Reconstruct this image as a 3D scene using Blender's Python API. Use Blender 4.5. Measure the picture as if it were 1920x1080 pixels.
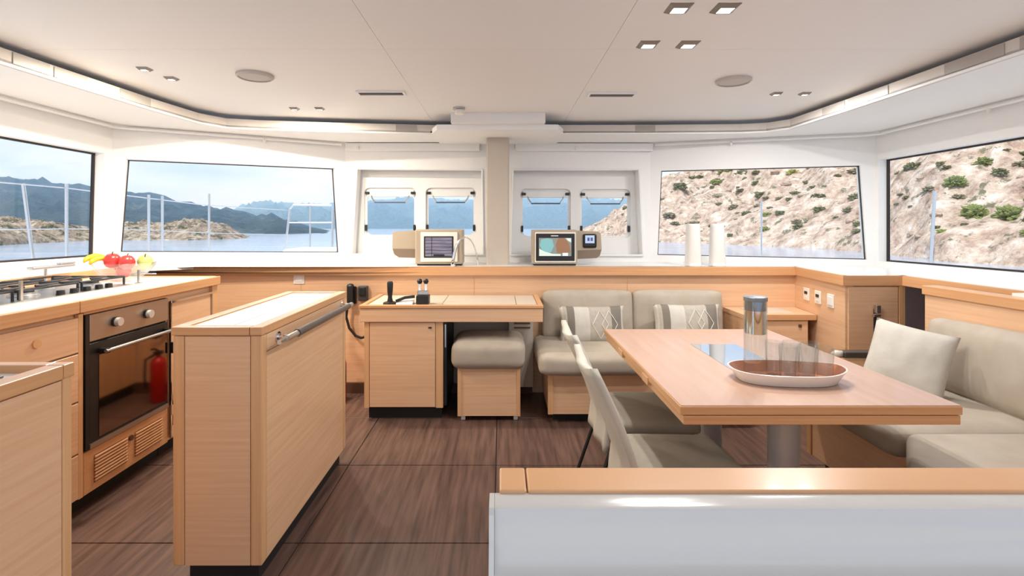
import bpy, bmesh, math, random
from mathutils import Vector, Matrix, noise
random.seed(7)
for o in list(bpy.data.objects): bpy.data.objects.remove(o)
S = bpy.context.scene
COL = S.collection
PI = math.pi

# ------------------------------------------------------------------ camera
cd = bpy.data.cameras.new('camera'); cam = bpy.data.objects.new('camera', cd); COL.objects.link(cam)
cam.location = (0, 0, 1.35); cam.rotation_euler = (PI/2, 0, 0)
cd.sensor_width = 36; cd.lens = 950/1920*36; cd.shift_x = 20/1920; cd.shift_y = -117/1920
cd.clip_start = 0.05; cd.clip_end = 6000
S.camera = cam
# ------------------------------------------------------------------ sky, sun, exposure
def lin(c):
    return tuple(((v/255/12.92) if v/255 <= .04045 else ((v/255+.055)/1.055)**2.4) for v in c) + (1,)
W = bpy.data.worlds.new('sky'); S.world = W; W.use_nodes = True
wn = W.node_tree.nodes; wl = W.node_tree.links; wn.clear()
wo = wn.new('ShaderNodeOutputWorld'); wb = wn.new('ShaderNodeBackground'); wl.new(wb.outputs[0], wo.inputs[0])
wt = wn.new('ShaderNodeTexCoord'); wm = wn.new('ShaderNodeMapping'); wm.inputs['Scale'].default_value = (1, 1, 4)
wz = wn.new('ShaderNodeTexNoise'); wz.inputs['Scale'].default_value = 2.2; wz.inputs['Detail'].default_value = 5
wr = wn.new('ShaderNodeValToRGB')
wr.color_ramp.elements[0].position = .34; wr.color_ramp.elements[0].color = lin((184, 208, 242))
wr.color_ramp.elements[1].position = .62; wr.color_ramp.elements[1].color = lin((252, 252, 253))
wl.new(wt.outputs['Generated'], wm.inputs[0]); wl.new(wm.outputs[0], wz.inputs['Vector']); wl.new(wz.outputs['Fac'], wr.inputs[0])
wl.new(wr.outputs[0], wb.inputs['Color'])
wb.inputs['Strength'].default_value = .95
sd = bpy.data.lights.new('sun', 'SUN'); sun = bpy.data.objects.new('sun', sd); COL.objects.link(sun)
sd.energy = 2.3; sd.angle = math.radians(3); sd.color = (1, .95, .88)
sun.rotation_euler = Vector((.45, .62, -1.0)).to_track_quat('-Z', 'Y').to_euler()
S.cycles.volume_bounces = 2; S.cycles.transparent_max_bounces = 40
VS = S.view_settings
VS.view_transform = 'Standard'; VS.look = 'None'; VS.gamma = 1; VS.use_curve_mapping = False
VS.exposure = 0.5

# ------------------------------------------------------------------ materials
MATS = {}
def mat(name, col, rough=.5, metal=0, spec=.5, var=None, scale=(8, 8, 8), bump=0, emit=0, coat=0, det=4, ramp=(.3, .7), alpha=None):
    """principled material; var = second colour mixed by stretched noise"""
    if name in MATS: return MATS[name]
    m = bpy.data.materials.new(name); m.use_nodes = True
    nt = m.node_tree; b = nt.nodes['Principled BSDF']
    b.inputs['Base Color'].default_value = lin(col); b.inputs['Roughness'].default_value = rough
    b.inputs['Metallic'].default_value = metal; b.inputs['Specular IOR Level'].default_value = spec
    b.inputs['Coat Weight'].default_value = coat
    if coat: b.inputs['Coat Roughness'].default_value = .12
    if emit:
        b.inputs['Emission Color'].default_value = lin(col); b.inputs['Emission Strength'].default_value = emit
    if var or bump:
        tc = nt.nodes.new('ShaderNodeTexCoord'); mp = nt.nodes.new('ShaderNodeMapping')
        mp.inputs['Scale'].default_value = scale
        nz = nt.nodes.new('ShaderNodeTexNoise'); nz.inputs['Scale'].default_value = 1; nz.inputs['Detail'].default_value = det
        nt.links.new(tc.outputs['Object'], mp.inputs[0]); nt.links.new(mp.outputs[0], nz.inputs['Vector'])
        if var:
            r = nt.nodes.new('ShaderNodeValToRGB')
            r.color_ramp.elements[0].position = ramp[0]; r.color_ramp.elements[0].color = lin(col)
            r.color_ramp.elements[1].position = ramp[1]; r.color_ramp.elements[1].color = lin(var)
            nt.links.new(nz.outputs['Fac'], r.inputs[0]); nt.links.new(r.outputs[0], b.inputs['Base Color'])
            if emit: nt.links.new(r.outputs[0], b.inputs['Emission Color'])
        if bump:
            bp = nt.nodes.new('ShaderNodeBump'); bp.inputs['Strength'].default_value = bump; bp.inputs['Distance'].default_value = .004
            nt.links.new(nz.outputs['Fac'], bp.inputs['Height']); nt.links.new(bp.outputs[0], b.inputs['Normal'])
    MATS[name] = m
    return m
def glass(name, tint, refl=.06, rough=.0):
    if name in MATS: return MATS[name]
    m = bpy.data.materials.new(name); m.use_nodes = True; nt = m.node_tree; nt.nodes.clear()
    o = nt.nodes.new('ShaderNodeOutputMaterial'); mx = nt.nodes.new('ShaderNodeMixShader')
    t = nt.nodes.new('ShaderNodeBsdfTransparent'); t.inputs[0].default_value = lin(tint)
    g = nt.nodes.new('ShaderNodeBsdfGlossy'); g.inputs['Roughness'].default_value = rough
    lw = nt.nodes.new('ShaderNodeLayerWeight'); lw.inputs['Blend'].default_value = .5
    pw = nt.nodes.new('ShaderNodeMath'); pw.operation = 'POWER'; pw.inputs[1].default_value = 4
    ml = nt.nodes.new('ShaderNodeMath'); ml.operation = 'MULTIPLY_ADD'; ml.inputs[1].default_value = .6; ml.inputs[2].default_value = refl
    nt.links.new(lw.outputs['Facing'], pw.inputs[0]); nt.links.new(pw.outputs[0], ml.inputs[0]); nt.links.new(ml.outputs[0], mx.inputs[0])
    nt.links.new(t.outputs[0], mx.inputs[1]); nt.links.new(g.outputs[0], mx.inputs[2]); nt.links.new(mx.outputs[0], o.inputs[0])
    MATS[name] = m; return m
LW, LW2 = (230, 190, 152), (219, 174, 135)
OW, OW2 = (216, 166, 120), (204, 150, 102)
wood_h = mat('maple_grain_sideways', LW, .38, var=LW2, scale=(2, 2, 70), coat=.15)      # horizontal grain
wood_v = mat('maple_grain_upright', LW, .38, var=LW2, scale=(60, 60, 1.5), coat=.15)
edge_h = mat('maple_nosing', OW, .35, var=OW2, scale=(2, 2, 90), coat=.2)
edge_v = mat('maple_post', (224, 178, 132), .36, var=(211, 162, 114), scale=(70, 70, 2), coat=.15)
table_m = mat('table_veneer', (190, 156, 136), .36, var=(181, 145, 123), scale=(30, 2, 30), coat=.2)
floor_m = mat('walnut_floor', (70, 52, 46), .4, var=(112, 86, 76), scale=(38, 2.5, 10), coat=.12, det=6)
joint_m = mat('floor_joint', (38, 28, 25), .7)
white_m = mat('white_liner', (238, 237, 235), .5)
ceil_m = mat('ceiling_liner', (234, 232, 230), .55, var=(236, 234, 232), scale=(1, 1, 1))
gel_m = mat('white_gelcoat', (202, 200, 197), .16, coat=.6)
shelf_m = mat('white_laminate', (238, 236, 232), .25, coat=.3)
taupe_m = mat('taupe_liner', (188, 178, 166), .6)
uph_m = mat('taupe_upholstery', (180, 169, 154), .75, var=(169, 157, 141), scale=(9, 9, 9), bump=.25)
cream_m = mat('cream_slipcover', (202, 197, 184), .8, var=(192, 186, 173), scale=(7, 7, 7), bump=.4)
seatc_m = mat('chair_seat_cloth', (168, 160, 146), .8, var=(157, 149, 134), scale=(8, 8, 8), bump=.3)
linen_m = mat('white_linen', (204, 199, 189), .85, var=(194, 188, 177), scale=(14, 14, 14), bump=.5)
band_m = mat('pillow_grey_band', (124, 117, 107), .85)
patt_m = mat('pillow_pattern', (172, 164, 151), .85, var=(184, 176, 164), scale=(40, 40, 40))
black_m = mat('black_plastic', (22, 22, 24), .4)
dark_m = mat('dark_plinth', (24, 20, 20), .7)
gasket_shadow_m = mat('gasket_and_shadow', (40, 30, 28), .5)
steel_m = mat('brushed_steel', (196, 194, 190), .28, metal=1)
chrome_m = mat('chrome', (225, 225, 225), .08, metal=1)
alu_m = mat('grey_aluminium', (190, 190, 192), .38, metal=.85)
ovsteel_m = mat('oven_steel', (176, 158, 142), .35, metal=.75)
ovglass_m = mat('oven_glass', (140, 122, 110), .06, metal=1)
castiron_m = mat('cast_iron', (34, 34, 36), .55)
beige_m = mat('console_beige', (172, 158, 138), .5)
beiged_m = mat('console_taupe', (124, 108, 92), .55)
bezel_m = mat('bezel_white', (238, 232, 222), .4)
mirror_m = mat('dark_mirror_glass', (190, 200, 212), .03, metal=1)
copper_m = mat('copper_tray', (170, 112, 84), .3, metal=.45)
traywhite_m = mat('white_enamel', (236, 230, 222), .2)
red_m = mat('red_enamel', (190, 28, 22), .3)
apple_m = mat('red_apple', (196, 24, 28), .28, var=(226, 66, 60), scale=(12, 12, 12))
lime_m = mat('green_apple', (150, 170, 80), .35, var=(172, 186, 108), scale=(14, 14, 14))
banana_m = mat('banana_skin', (240, 190, 40), .45, var=(232, 170, 24), scale=(10, 10, 10))
stem_m = mat('brown_stem', (86, 58, 34), .7)
leather_m = mat('desk_leather', (206, 194, 178), .5)
lens_m = mat('lamp_lens', (255, 246, 232), .3, emit=3.0)
strip_m = mat('light_strip_cover', (166, 160, 153), .4)
speaker_m = mat('speaker_grille', (192, 186, 180), .6)
vent_m = mat('vent_grey', (150, 146, 142), .5)
alum_rail = mat('deck_rail_steel', (214, 216, 220), .2, metal=.9)
window_glass = glass('window_glass', (250, 252, 253), .02)
bowl_glass = glass('clear_glass', (250, 252, 252), .09)
cup_m = mat('white_frosted', (236, 234, 230), .4)

# ------------------------------------------------------------------ mesh helpers
class MB:
    def __init__(s): s.bm = bmesh.new()
    def box(s, x0, x1, y0, y1, z0, z1, bev=0, seg=2):
        g = bmesh.ops.create_cube(s.bm, size=1)
        M = Matrix.Translation(((x0+x1)/2, (y0+y1)/2, (z0+z1)/2)) @ Matrix.Diagonal((abs(x1-x0), abs(y1-y0), abs(z1-z0), 1))
        bmesh.ops.transform(s.bm, matrix=M, verts=g['verts'])
        if bev:
            es = list({e for v in g['verts'] for e in v.link_edges})
            bmesh.ops.bevel(s.bm, geom=es, offset=bev, segments=seg, affect='EDGES', profile=.5)
        return s
    def prism(s, pts, axis, a0, a1):
        """polygon pts (2-D) pushed along axis 'x'|'y'|'z'"""
        def P(p, a):
            return {'x': (a, p[0], p[1]), 'y': (p[0], a, p[1]), 'z': (p[0], p[1], a)}[axis]
        A = [s.bm.verts.new(P(p, a0)) for p in pts]; B = [s.bm.verts.new(P(p, a1)) for p in pts]
        n = len(pts)
        fs = [s.bm.faces.new(A[::-1]), s.bm.faces.new(B)]
        for i in range(n): fs.append(s.bm.faces.new((A[i], A[(i+1) % n], B[(i+1) % n], B[i])))
        bmesh.ops.recalc_face_normals(s.bm, faces=fs)
        return s
    def cyl(s, c, r, h, axis='z', seg=24, r2=None):
        g = bmesh.ops.create_cone(s.bm, cap_ends=True, segments=seg, radius1=r, radius2=r if r2 is None else r2, depth=h)
        R = {'z': Matrix.Identity(4), 'x': Matrix.Rotation(PI/2, 4, 'Y'), 'y': Matrix.Rotation(-PI/2, 4, 'X')}[axis]
        off = {'z': (0, 0, h/2), 'x': (h/2, 0, 0), 'y': (0, h/2, 0)}[axis]
        bmesh.ops.transform(s.bm, matrix=Matrix.Translation(Vector(c)+Vector(off)) @ R, verts=g['verts'])
        return s
    def lathe(s, prof, c=(0, 0, 0), seg=28, sx=1, sy=1):
        rings = []
        for r, z in prof:
            if r < 1e-6: rings.append([s.bm.verts.new((c[0], c[1], c[2]+z))])
            else: rings.append([s.bm.verts.new((c[0]+sx*r*math.cos(2*PI*i/seg), c[1]+sy*r*math.sin(2*PI*i/seg), c[2]+z)) for i in range(seg)])
        fs = []
        for a, b in zip(rings, rings[1:]):
            for i in range(seg):
                j = (i+1) % seg
                if len(a) == 1 and len(b) == 1: continue
                if len(a) == 1: fs.append(s.bm.faces.new((a[0], b[j], b[i])))
                elif len(b) == 1: fs.append(s.bm.faces.new((a[i], a[j], b[0])))
                else: fs.append(s.bm.faces.new((a[i], a[j], b[j], b[i])))
        bmesh.ops.recalc_face_normals(s.bm, faces=fs)
        return s
    def tube(s, path, r, seg=8, closed=False):
        pts = [Vector(p) for p in path]; n = len(pts); rings = []
        rr = r if isinstance(r, (list, tuple)) else [r]*n
        up = None
        for i, p in enumerate(pts):
            t = ((pts[(i+1) % n] if closed or i < n-1 else p) - (pts[i-1] if closed or i > 0 else p)).normalized()
            if up is None: up = Vector((0, 0, 1)) if abs(t.z) < .9 else Vector((1, 0, 0))
            a = t.cross(up)
            if a.length < 1e-4: a = t.cross(Vector((0, 1, 0)))
            a.normalize(); b = a.cross(t).normalized(); up = b
            rings.append([s.bm.verts.new(p + rr[i]*(a*math.cos(2*PI*k/seg) + b*math.sin(2*PI*k/seg))) for k in range(seg)])
        fs = []
        for i in range(n if closed else n-1):
            A, B = rings[i], rings[(i+1) % n]
            for k in range(seg): fs.append(s.bm.faces.new((A[k], A[(k+1) % seg], B[(k+1) % seg], B[k])))
        if not closed: fs += [s.bm.faces.new(rings[0][::-1]), s.bm.faces.new(rings[-1])]
        bmesh.ops.recalc_face_normals(s.bm, faces=fs)
        return s
    def cushion(s, x0, x1, y0, y1, z0, z1, r=.03, puff=(0, 0, .02), n=10, wob=.004, seed=0):
        """rounded, stuffed block"""
        g = bmesh.ops.create_cube(s.bm, size=2)
        es = list({e for v in g['verts'] for e in v.link_edges})
        bmesh.ops.subdivide_edges(s.bm, edges=es, cuts=n, use_grid_fill=True)
        vs = s.bm.verts[:]
        h = Vector(((x1-x0)/2, (y1-y0)/2, (z1-z0)/2)); c = Vector(((x0+x1)/2, (y0+y1)/2, (z0+z1)/2))
        for v in vs:
            u = v.co.copy()
            # crowd samples toward the rims
            w = Vector([math.copysign(abs(k)**.7, k) for k in u])
            p = Vector((w.x*h.x, w.y*h.y, w.z*h.z))
            q = Vector([max(-h[k]+r, min(h[k]-r, p[k])) for k in range(3)])
            d = p-q
            if d.length > 1e-6: p = q + d.normalized()*min(r, d.length if d.length < r else r)
            for k in range(3):
                i, j = (k+1) % 3, (k+2) % 3
                p[k] += math.copysign(puff[k], w[k])*abs(w[k])*(1-w[i]**2)*(1-w[j]**2)
            p += Vector((1, 1, 1))*wob*noise.noise((p+c)*7+Vector((seed, 0, 0)))
            v.co = p + c
        for f in s.bm.faces: f.smooth = True
        return s
    def xf(s, M):
        bmesh.ops.transform(s.bm, matrix=M, verts=s.bm.verts[:]); return s
    def smooth(s):
        for f in s.bm.faces: f.smooth = True
        return s
def obj(name, mb, m, parent=None, loc=None, auto=False):
    """one mesh object; with a parent the mesh is moved into the parent's frame"""
    me = bpy.data.meshes.new(name)
    if parent is not None:
        off = Vector(parent.location)
        if parent.parent is not None: off = off + Vector(parent.parent.location)
        if loc == 'local': off = Vector()
        bmesh.ops.translate(mb.bm, verts=mb.bm.verts[:], vec=-off)
    mb.bm.to_mesh(me); mb.bm.free()
    me.materials.append(m)
    if auto:
        for p in me.polygons: p.use_smooth = True
        me.set_sharp_from_angle(angle=math.radians(38))
    o = bpy.data.objects.new(name, me); COL.objects.link(o)
    if parent is not None: o.parent = parent
    return o
def tag(o, label, cat, group=None):
    o['label'] = label; o['category'] = cat
    if group: o['group'] = group
    return o
def thing(name, label, cat, loc=(0, 0, 0), rot=(0, 0, 0), group=None):
    o = bpy.data.objects.new(name, None); COL.objects.link(o); o.empty_display_size = .1
    o.location = loc; o.rotation_euler = rot
    return tag(o, label, cat, group)
def struct(name, mb=None, m=None, label=None, cat=None, loc=(0, 0, 0)):
    if mb is None:
        o = bpy.data.objects.new(name, None); COL.objects.link(o); o.location = loc
    else: o = obj(name, mb, m)
    o['kind'] = 'structure'
    if label: o['label'] = label
    if cat: o['category'] = cat
    return o
def dup(root, loc, rotz=None, label=None):
    r = root.copy(); COL.objects.link(r); r.location = loc
    if rotz is not None: r.rotation_euler = (0, 0, rotz)
    if label: r['label'] = label
    for ch in list(root.children):
        c = ch.copy(); COL.objects.link(c); c.parent = r
        for g in list(ch.children):
            d = g.copy(); COL.objects.link(d); d.parent = c
    return r
def bx(*a, **k): return MB().box(*a, **k)

# ================================================================== SETTING
# ---- floor: slab with proud panels
fl = struct('floor', bx(-3.0, 3.1, -.4, 4.12, -.06, -.005), joint_m, 'dark walnut floor of wide panels with black joints', 'floor')
xs = [-3.0, -2.06, -.86, -.03, 1.2, 2.4, 3.1]; ys = [-.4, .055, .755, 1.455, 2.155, 2.856, 3.556, 4.1]
for i in range(len(xs)-1):
    for j in range(len(ys)-1):
        obj('floor_panel', bx(xs[i]+.003, xs[i+1]-.003, ys[j]+.003, ys[j+1]-.003, -.02, 0, bev=.001, seg=1), floor_m, fl)
# ---- ceiling
ce = struct('ceiling', bx(-3.1, 3.2, -.4, 4.8, 2.2135, 2.26), ceil_m, 'off-white flat cabin ceiling with recessed perimeter', 'ceiling')
cx = [-3.1, -.57, .52, 3.2]; cy = [-.4, 2.47, 4.8]
for i in range(3):
    for j in range(2):
        obj('ceiling_panel', bx(cx[i]+.001, cx[i+1]-.001, cy[j]+.001, cy[j+1]-.001, 2.21, 2.214), ceil_m, ce)
# ---- soffit ring with lip
inner = [(-2.36, -.4), (-2.34, 1.6), (-2.31, 2.6), (-2.27, 3.3), (-2.22, 3.72), (-2.12, 3.9), (-1.9, 3.97), (-1.2, 4.08), (-.58, 4.16), (.5, 4.16), (1.3, 4.15), (1.95, 4.12), (2.13, 4.07), (2.24, 3.93), (2.26, 3.3), (2.27, 1.6), (2.28, -.4)]
outer = [(-3.0, -.4), (-3.0, 1.6), (-3.0, 2.6), (-3.0, 3.3), (-3.0, 3.72), (-3.0, 3.9), (-2.6, 4.1), (-1.44, 4.75), (-.58, 4.78), (.5, 4.78), (1.37, 4.78), (2.4, 4.45), (3.1, 4.25), (3.1, 3.95), (3.1, 3.3), (3.1, 1.6), (3.1, -.4)]
def ring_strip(a, b, z0, z1):
    m = MB(); v = lambda p, z: m.bm.verts.new((p[0], p[1], z))
    A0 = [v(p, z0) for p in a]; B0 = [v(p, z0) for p in b]; A1 = [v(p, z1) for p in a]; B1 = [v(p, z1) for p in b]
    fs = []
    for i in range(len(a)-1):
        for q in ((A0, B0), (B0, B1), (B1, A1), (A1, A0)):
            fs.append(m.bm.faces.new((q[0][i], q[0][i+1], q[1][i+1], q[1][i])))
    fs += [m.bm.faces.new((A0[0], B0[0], B1[0], A1[0])), m.bm.faces.new((A0[-1], B0[-1], B1[-1], A1[-1]))]
    bmesh.ops.recalc_face_normals(m.bm, faces=fs); return m
def inset(a, d):   # toward the walls
    out = []
    for i, p in enumerate(a):
        q0 = Vector(a[max(i-1, 0)]); q1 = Vector(a[min(i+1, len(a)-1)]); t = (q1-q0).normalized(); n = Vector((-t.y, t.x))
        out.append((p[0]+n.x*d, p[1]+n.y*d))
    return out
so = struct('trim_1', ring_strip(inner, outer, 2.107, 2.125), white_m, 'white lowered ceiling border running round the cabin', 'ceiling border')
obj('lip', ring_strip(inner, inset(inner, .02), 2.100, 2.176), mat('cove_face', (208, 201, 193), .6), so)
obj('lip_step', ring_strip(inset(inner, -.008), inset(inner, .001), 2.098, 2.110), white_m, so)
def lipbox(p, q):
    p, q = Vector(p), Vector(q); t = (q-p).normalized(); n = Vector((-t.y, t.x)); a = p-n*.004; b = q-n*.004; c = q+n*.003; d = p+n*.003
    return MB().prism([tuple(a), tuple(b), tuple(c), tuple(d)], 'z', 2.118, 2.172)
def lerp(p, q, t): return (p[0]+(q[0]-p[0])*t, p[1]+(q[1]-p[1])*t)
for i, t0, t1 in ((7, .55, .82), (9, .3+.45, .95), (1, .8, .99), (2, .02, .3), (2, .62, .97), (14, .0, .2), (14, .42, .6), (13, .6, .95), (14, .64, .8)):
    obj('light_strip', lipbox(lerp(inner[i], inner[i+1], t0), lerp(inner[i], inner[i+1], t1)), strip_m, so)
# ---- mast box on the ceiling, pillar
mbx = struct('trim_2', None, None, 'stepped white box on the ceiling over the mast post', 'ceiling box', loc=(-.03, 4.3, 2.1))
obj('plate', MB().prism([(-.56, 4.74), (-.56, 4.1), (-.50, 3.93), (.44, 3.93), (.50, 4.1), (.50, 4.74)], 'z', 2.094, 2.134), white_m, mbx)
obj('upper_step', bx(-.385, .335, 3.86, 4.74, 2.134, 2.215), white_m, mbx)
mp = struct('trim_3', bx(-.127, .066, 4.28, 4.47, 1.0, 2.1, bev=.012), taupe_m, 'taupe square mast post between the front windows', 'pillar')

# ---- upper walls with window openings
def wall(name, A, B, z0, z1, holes, t, label):
    m = MB(); A = Vector(A); B = Vector(B); d = (B-A); L = d.length; d.normalize(); n = Vector((-d.y, d.x))
    if (A+n - Vector((0, 1.5))).length < (A - Vector((0, 1.5))).length: n = -n
    def P(u, z): return m.bm.verts.new((A.x+d.x*u, A.y+d.y*u, z))
    loops = [[(0, z0), (L, z0), (L, z1), (0, z1)]] + holes
    es = []
    for lp in loops:
        vs = [P(*p) for p in lp]
        es += [m.bm.edges.new((vs[i], vs[(i+1) % len(vs)])) for i in range(len(vs))]
    r = bmesh.ops.triangle_fill(m.bm, use_beauty=True, use_dissolve=False, edges=es)
    fs = [f for f in m.bm.faces]
    e = bmesh.ops.extrude_face_region(m.bm, geom=fs)
    bmesh.ops.translate(m.bm, verts=[v for v in e['geom'] if isinstance(v, bmesh.types.BMVert)], vec=(n.x*t, n.y*t, 0))
    bmesh.ops.recalc_face_normals(m.bm, faces=m.bm.faces[:])
    o = struct(name, m, white_m, label, 'wall')
    return A, d, n
def pane(name, W3, hole, t, label, gm=None, gw=.012):
    """gasket ring and glass at depth t behind the wall face"""
    A, d, n = W3
    def P3(u, z, k): return Vector((A.x+d.x*u+n.x*k, A.y+d.y*u+n.y*k, z))
    cu = sum(p[0] for p in hole)/len(hole); cz = sum(p[1] for p in hole)/len(hole)
    r = struct(name, None, None, label, 'window', loc=P3(cu, cz, t))
    def shr(p, w): return (p[0]-math.copysign(w, p[0]-cu), p[1]-math.copysign(w, p[1]-cz))
    m = MB(); N = len(hole); ih = [shr(p, gw) for p in hole]
    a = [m.bm.verts.new(P3(*p, t-.02)) for p in hole]; b = [m.bm.verts.new(P3(*p, t-.02)) for p in ih]
    c = [m.bm.verts.new(P3(*p, t)) for p in ih]; e = [m.bm.verts.new(P3(*p, t)) for p in hole]
    for i in range(N):
        j = (i+1) % N
        for q0, q1 in ((a, b), (b, c), (c, e), (e, a)): m.bm.faces.new((q0[i], q0[j], q1[j], q1[i]))
    bmesh.ops.recalc_face_normals(m.bm, faces=m.bm.faces[:])
    obj('gasket', m, gm or gasket_shadow_m, r)
    m = MB(); f = [m.bm.verts.new(P3(*p, t-.006)) for p in ih]; g = [m.bm.verts.new(P3(*p, t-.002)) for p in ih]
    m.bm.faces.new(f); m.bm.faces.new(g[::-1])
    for i in range(N): m.bm.faces.new((f[i], f[(i+1) % N], g[(i+1) % N], g[i]))
    bmesh.ops.recalc_face_normals(m.bm, faces=m.bm.faces[:])
    obj('pane', m, window_glass, r)
    return r
ZT = 2.12
def U(A, B, x, y):
    A = Vector(A); d = (Vector(B)-A).normalized(); return (Vector((x, y))-A).dot(d)
# left side
A, B = (-2.92, -.4), (-2.92, 3.80)
h = [(.5, 1.143), (U(A, B, 0, 3.70), 1.125), (U(A, B, 0, 3.725), 1.883), (.5, 1.883)]
w3 = wall('wall_left', A, B, 1.0, ZT, [h], .09, 'white cabin side wall above the galley')
pane('window_1', w3, h, .085, 'long side window over the galley with blue hills beyond')
# front left
A, B = (-2.92, 3.80), (-1.43, 4.632)
h = [(U(A, B, -2.885, 3.828), 1.149), (U(A, B, -1.471, 4.611), 1.102), (U(A, B, -1.512, 4.588), 1.872), (U(A, B, -2.845, 3.85), 1.856)]
w3 = wall('wall_front_port', A, B, 1.0, ZT, [h], .10, 'white angled front wall beside the galley')
pane('window_2', w3, h, .09, 'wide front window looking onto sea, headland and bow rail', gw=.006)  # dark ring here stands for a shadow line along the top edge
# centre
A, B = (-1.43, 4.632), (1.37, 4.657)
hs = [[(-1.371, 1.088), (-.165, 1.083), (-.175, 1.864), (-1.322, 1.873)], [(.087, 1.078), (1.30, 1.078), (1.262, 1.865), (.107, 1.864)]]
hh = [[(U(A, B, x, 4.64), z) for x, z in q] for q in hs]
wall('wall_front', A, B, 1.0, ZT, hh, .14, 'white front wall with two deep recesses either side of the mast post')
# recess trim lips
for k, q in enumerate(hs):
    m = MB(); yy = 4.625
    for i in range(4):
        p, r = q[i], q[(i+1) % 4]
        m.tube([(p[0], yy+.012, p[1]), (r[0], yy+.012, r[1])], .009, 6)
    obj('recess_edge', m, white_m, bpy.data.objects['wall_front'])
# back plate with four hatches
def rrect(x0, x1, z0, z1, r, n=5):
    out = []
    for cxx, czz, a0 in ((x1-r, z0+r, -PI/2), (x1-r, z1-r, 0), (x0+r, z1-r, PI/2), (x0+r, z0+r, PI)):
        for k in range(n+1): out.append((cxx+r*math.cos(a0+k*PI/2/n), czz+r*math.sin(a0+k*PI/2/n)))
    return out
hat = [(-1.299, -.808, 1.239, 1.709), (-.717, -.243, 1.239, 1.709), (.182, .657, 1.229, 1.699), (.743, 1.223, 1.229, 1.696)]
A, B = (-1.48, 4.80), (1.42, 4.80)
w3 = wall('wall_front_inner', A, B, 1.0, ZT, [rrect(x0+1.48, x1+1.48, z0, z1, .05) for x0, x1, z0, z1 in hat], .05, 'white panel behind the recesses holding four opening hatches')
hlab = ['opening hatch window above the beige console, nearest the galley window', 'opening hatch window left of the mast post, behind the gooseneck lamp',
        'opening hatch window right of the mast post, over the chart screen', 'opening hatch window showing the rocky hillside, beside the wide front window']
for k, (x0, x1, z0, z1) in enumerate(hat):
    r = pane('window_%d' % (3+k), w3, rrect(x0+1.48, x1+1.48, z0, z1, .05), .045, hlab[k], gm=white_m, gw=.022)
    y = 4.80
    for sx, xx in ((1, x0), (-1, x1)):
        obj('latch', bx(xx+sx*.01, xx+sx*.05, y-.012, y+.03, z1-.062, z1-.038, bev=.005), black_m, r)
        obj('catch', bx(xx+sx*.008, xx+sx*.026, y-.012, y+.03, z0+.06, z0+.12, bev=.005), black_m, r)
        obj('hinge_arm', MB().tube([(xx+sx*.06, y+.02, z1-.05), (xx+sx*.075, y, z1-.10), (xx+sx*.10, y-.005, z1-.135)], .007, 6), steel_m, r)
    obj('blind_roll', bx(x0+.02, x1-.02, y+.005, y+.035, z1-.085, z1-.02, bev=.008), white_m, r)
    obj('stay_bar', MB().tube([(x0+.1, y-.005, z1-.14), (x1-.1, y-.005, z1-.14)], .007, 6), mat('stay_bar_grey', (84, 92, 104), .4), r)
# front right
A, B = (1.37, 4.657), (3.06, 4.137)
h = [(U(A, B, 1.43, 4.64), 1.081), (U(A, B, 3.0, 4.156), 1.07), (U(A, B, 2.955, 4.17), 1.846), (U(A, B, 1.462, 4.63), 1.852)]
w3 = wall('wall_front_starboard', A, B, 1.0, ZT, [h], .10, 'white angled front wall above the corner seat')
pane('window_7', w3, h, .05, 'wide front window filled by the rocky hillside and water', gw=.006)
# right side
A, B = (3.06, 4.137), (3.06, -.4)
h = [(.026, 1.06), (3.6, 1.09), (3.6, 1.874), (.026, 1.885)]
w3 = wall('wall_right', A, B, 1.0, ZT, [h], .09, 'white cabin side wall above the long sofa')
pane('window_8', w3, h, .085, 'long side window behind the sofa with hillside close by')
# lower hull sides
struct('wall_left_lower', bx(-3.05, -2.92, -.4, 4.2, -.06, 1.0), white_m, 'white lower side behind the galley units', 'wall')
struct('wall_right_lower', bx(3.06, 3.15, -.4, 4.2, -.06, 1.0), white_m, 'white lower side behind the sofa panel', 'wall')
# ---- wood front bulkhead + shelf
ZS = 1.018
bw = struct('wall_bulkhead', bx(-2.92, 2.40, 4.1, 4.16, 0, .955), wood_h, 'honey maple panelling under the window shelf', 'wall')
for x in (-1.62, -.22, 1.02):
    obj('panel_joint', bx(x-.0015, x+.0015, 4.097, 4.102, .03, .953), edge_v, bw)
struct('baseboard_front', bx(-2.92, .25, 4.075, 4.1, 0, .085), mat('brown_skirting', (92, 66, 52), .5), 'dark brown skirting along the panelled bulkhead', 'skirting')
sh = struct('trim_4', MB().prism([(-2.92, 4.08), (2.37, 4.08), (2.27, 3.37), (2.64, 3.37), (2.64, 2.5), (2.52, 2.5), (2.52, .9), (3.06, .9), (3.06, 4.16), (1.37, 4.80), (-1.43, 4.80), (-2.92, 3.99)], 'z', .975, ZS), shelf_m, 'white shelf below the windows', 'shelf')
def nosing(p, q, z0, z1, t=.03, m=edge_h, par=None, name='nosing'):
    p, q = Vector(p), Vector(q); d = (q-p).normalized(); n = Vector((d.y, -d.x))
    return obj(name, MB().prism([tuple(p), tuple(q), tuple(q+n*t), tuple(p+n*t)], 'z', z0, z1), m, par)
nosing((-2.76, 4.085), (-.1, 4.085), .952, ZS+.002, .03, par=sh); nosing((-.1, 4.085), (1.05, 4.085), .952, ZS+.002, .03, par=sh); nosing((1.05, 4.085), (2.375, 4.085), .952, ZS+.002, .03, par=sh)
nosing((2.385, 4.09), (2.285, 3.345), .955, ZS+.002, .03, par=sh); nosing((2.25, 3.365), (2.67, 3.365), .955, ZS+.002, .03, par=sh)
nosing((2.67, 3.365), (2.65, 2.5), .955, ZS+.002, .03, par=sh)
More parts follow.
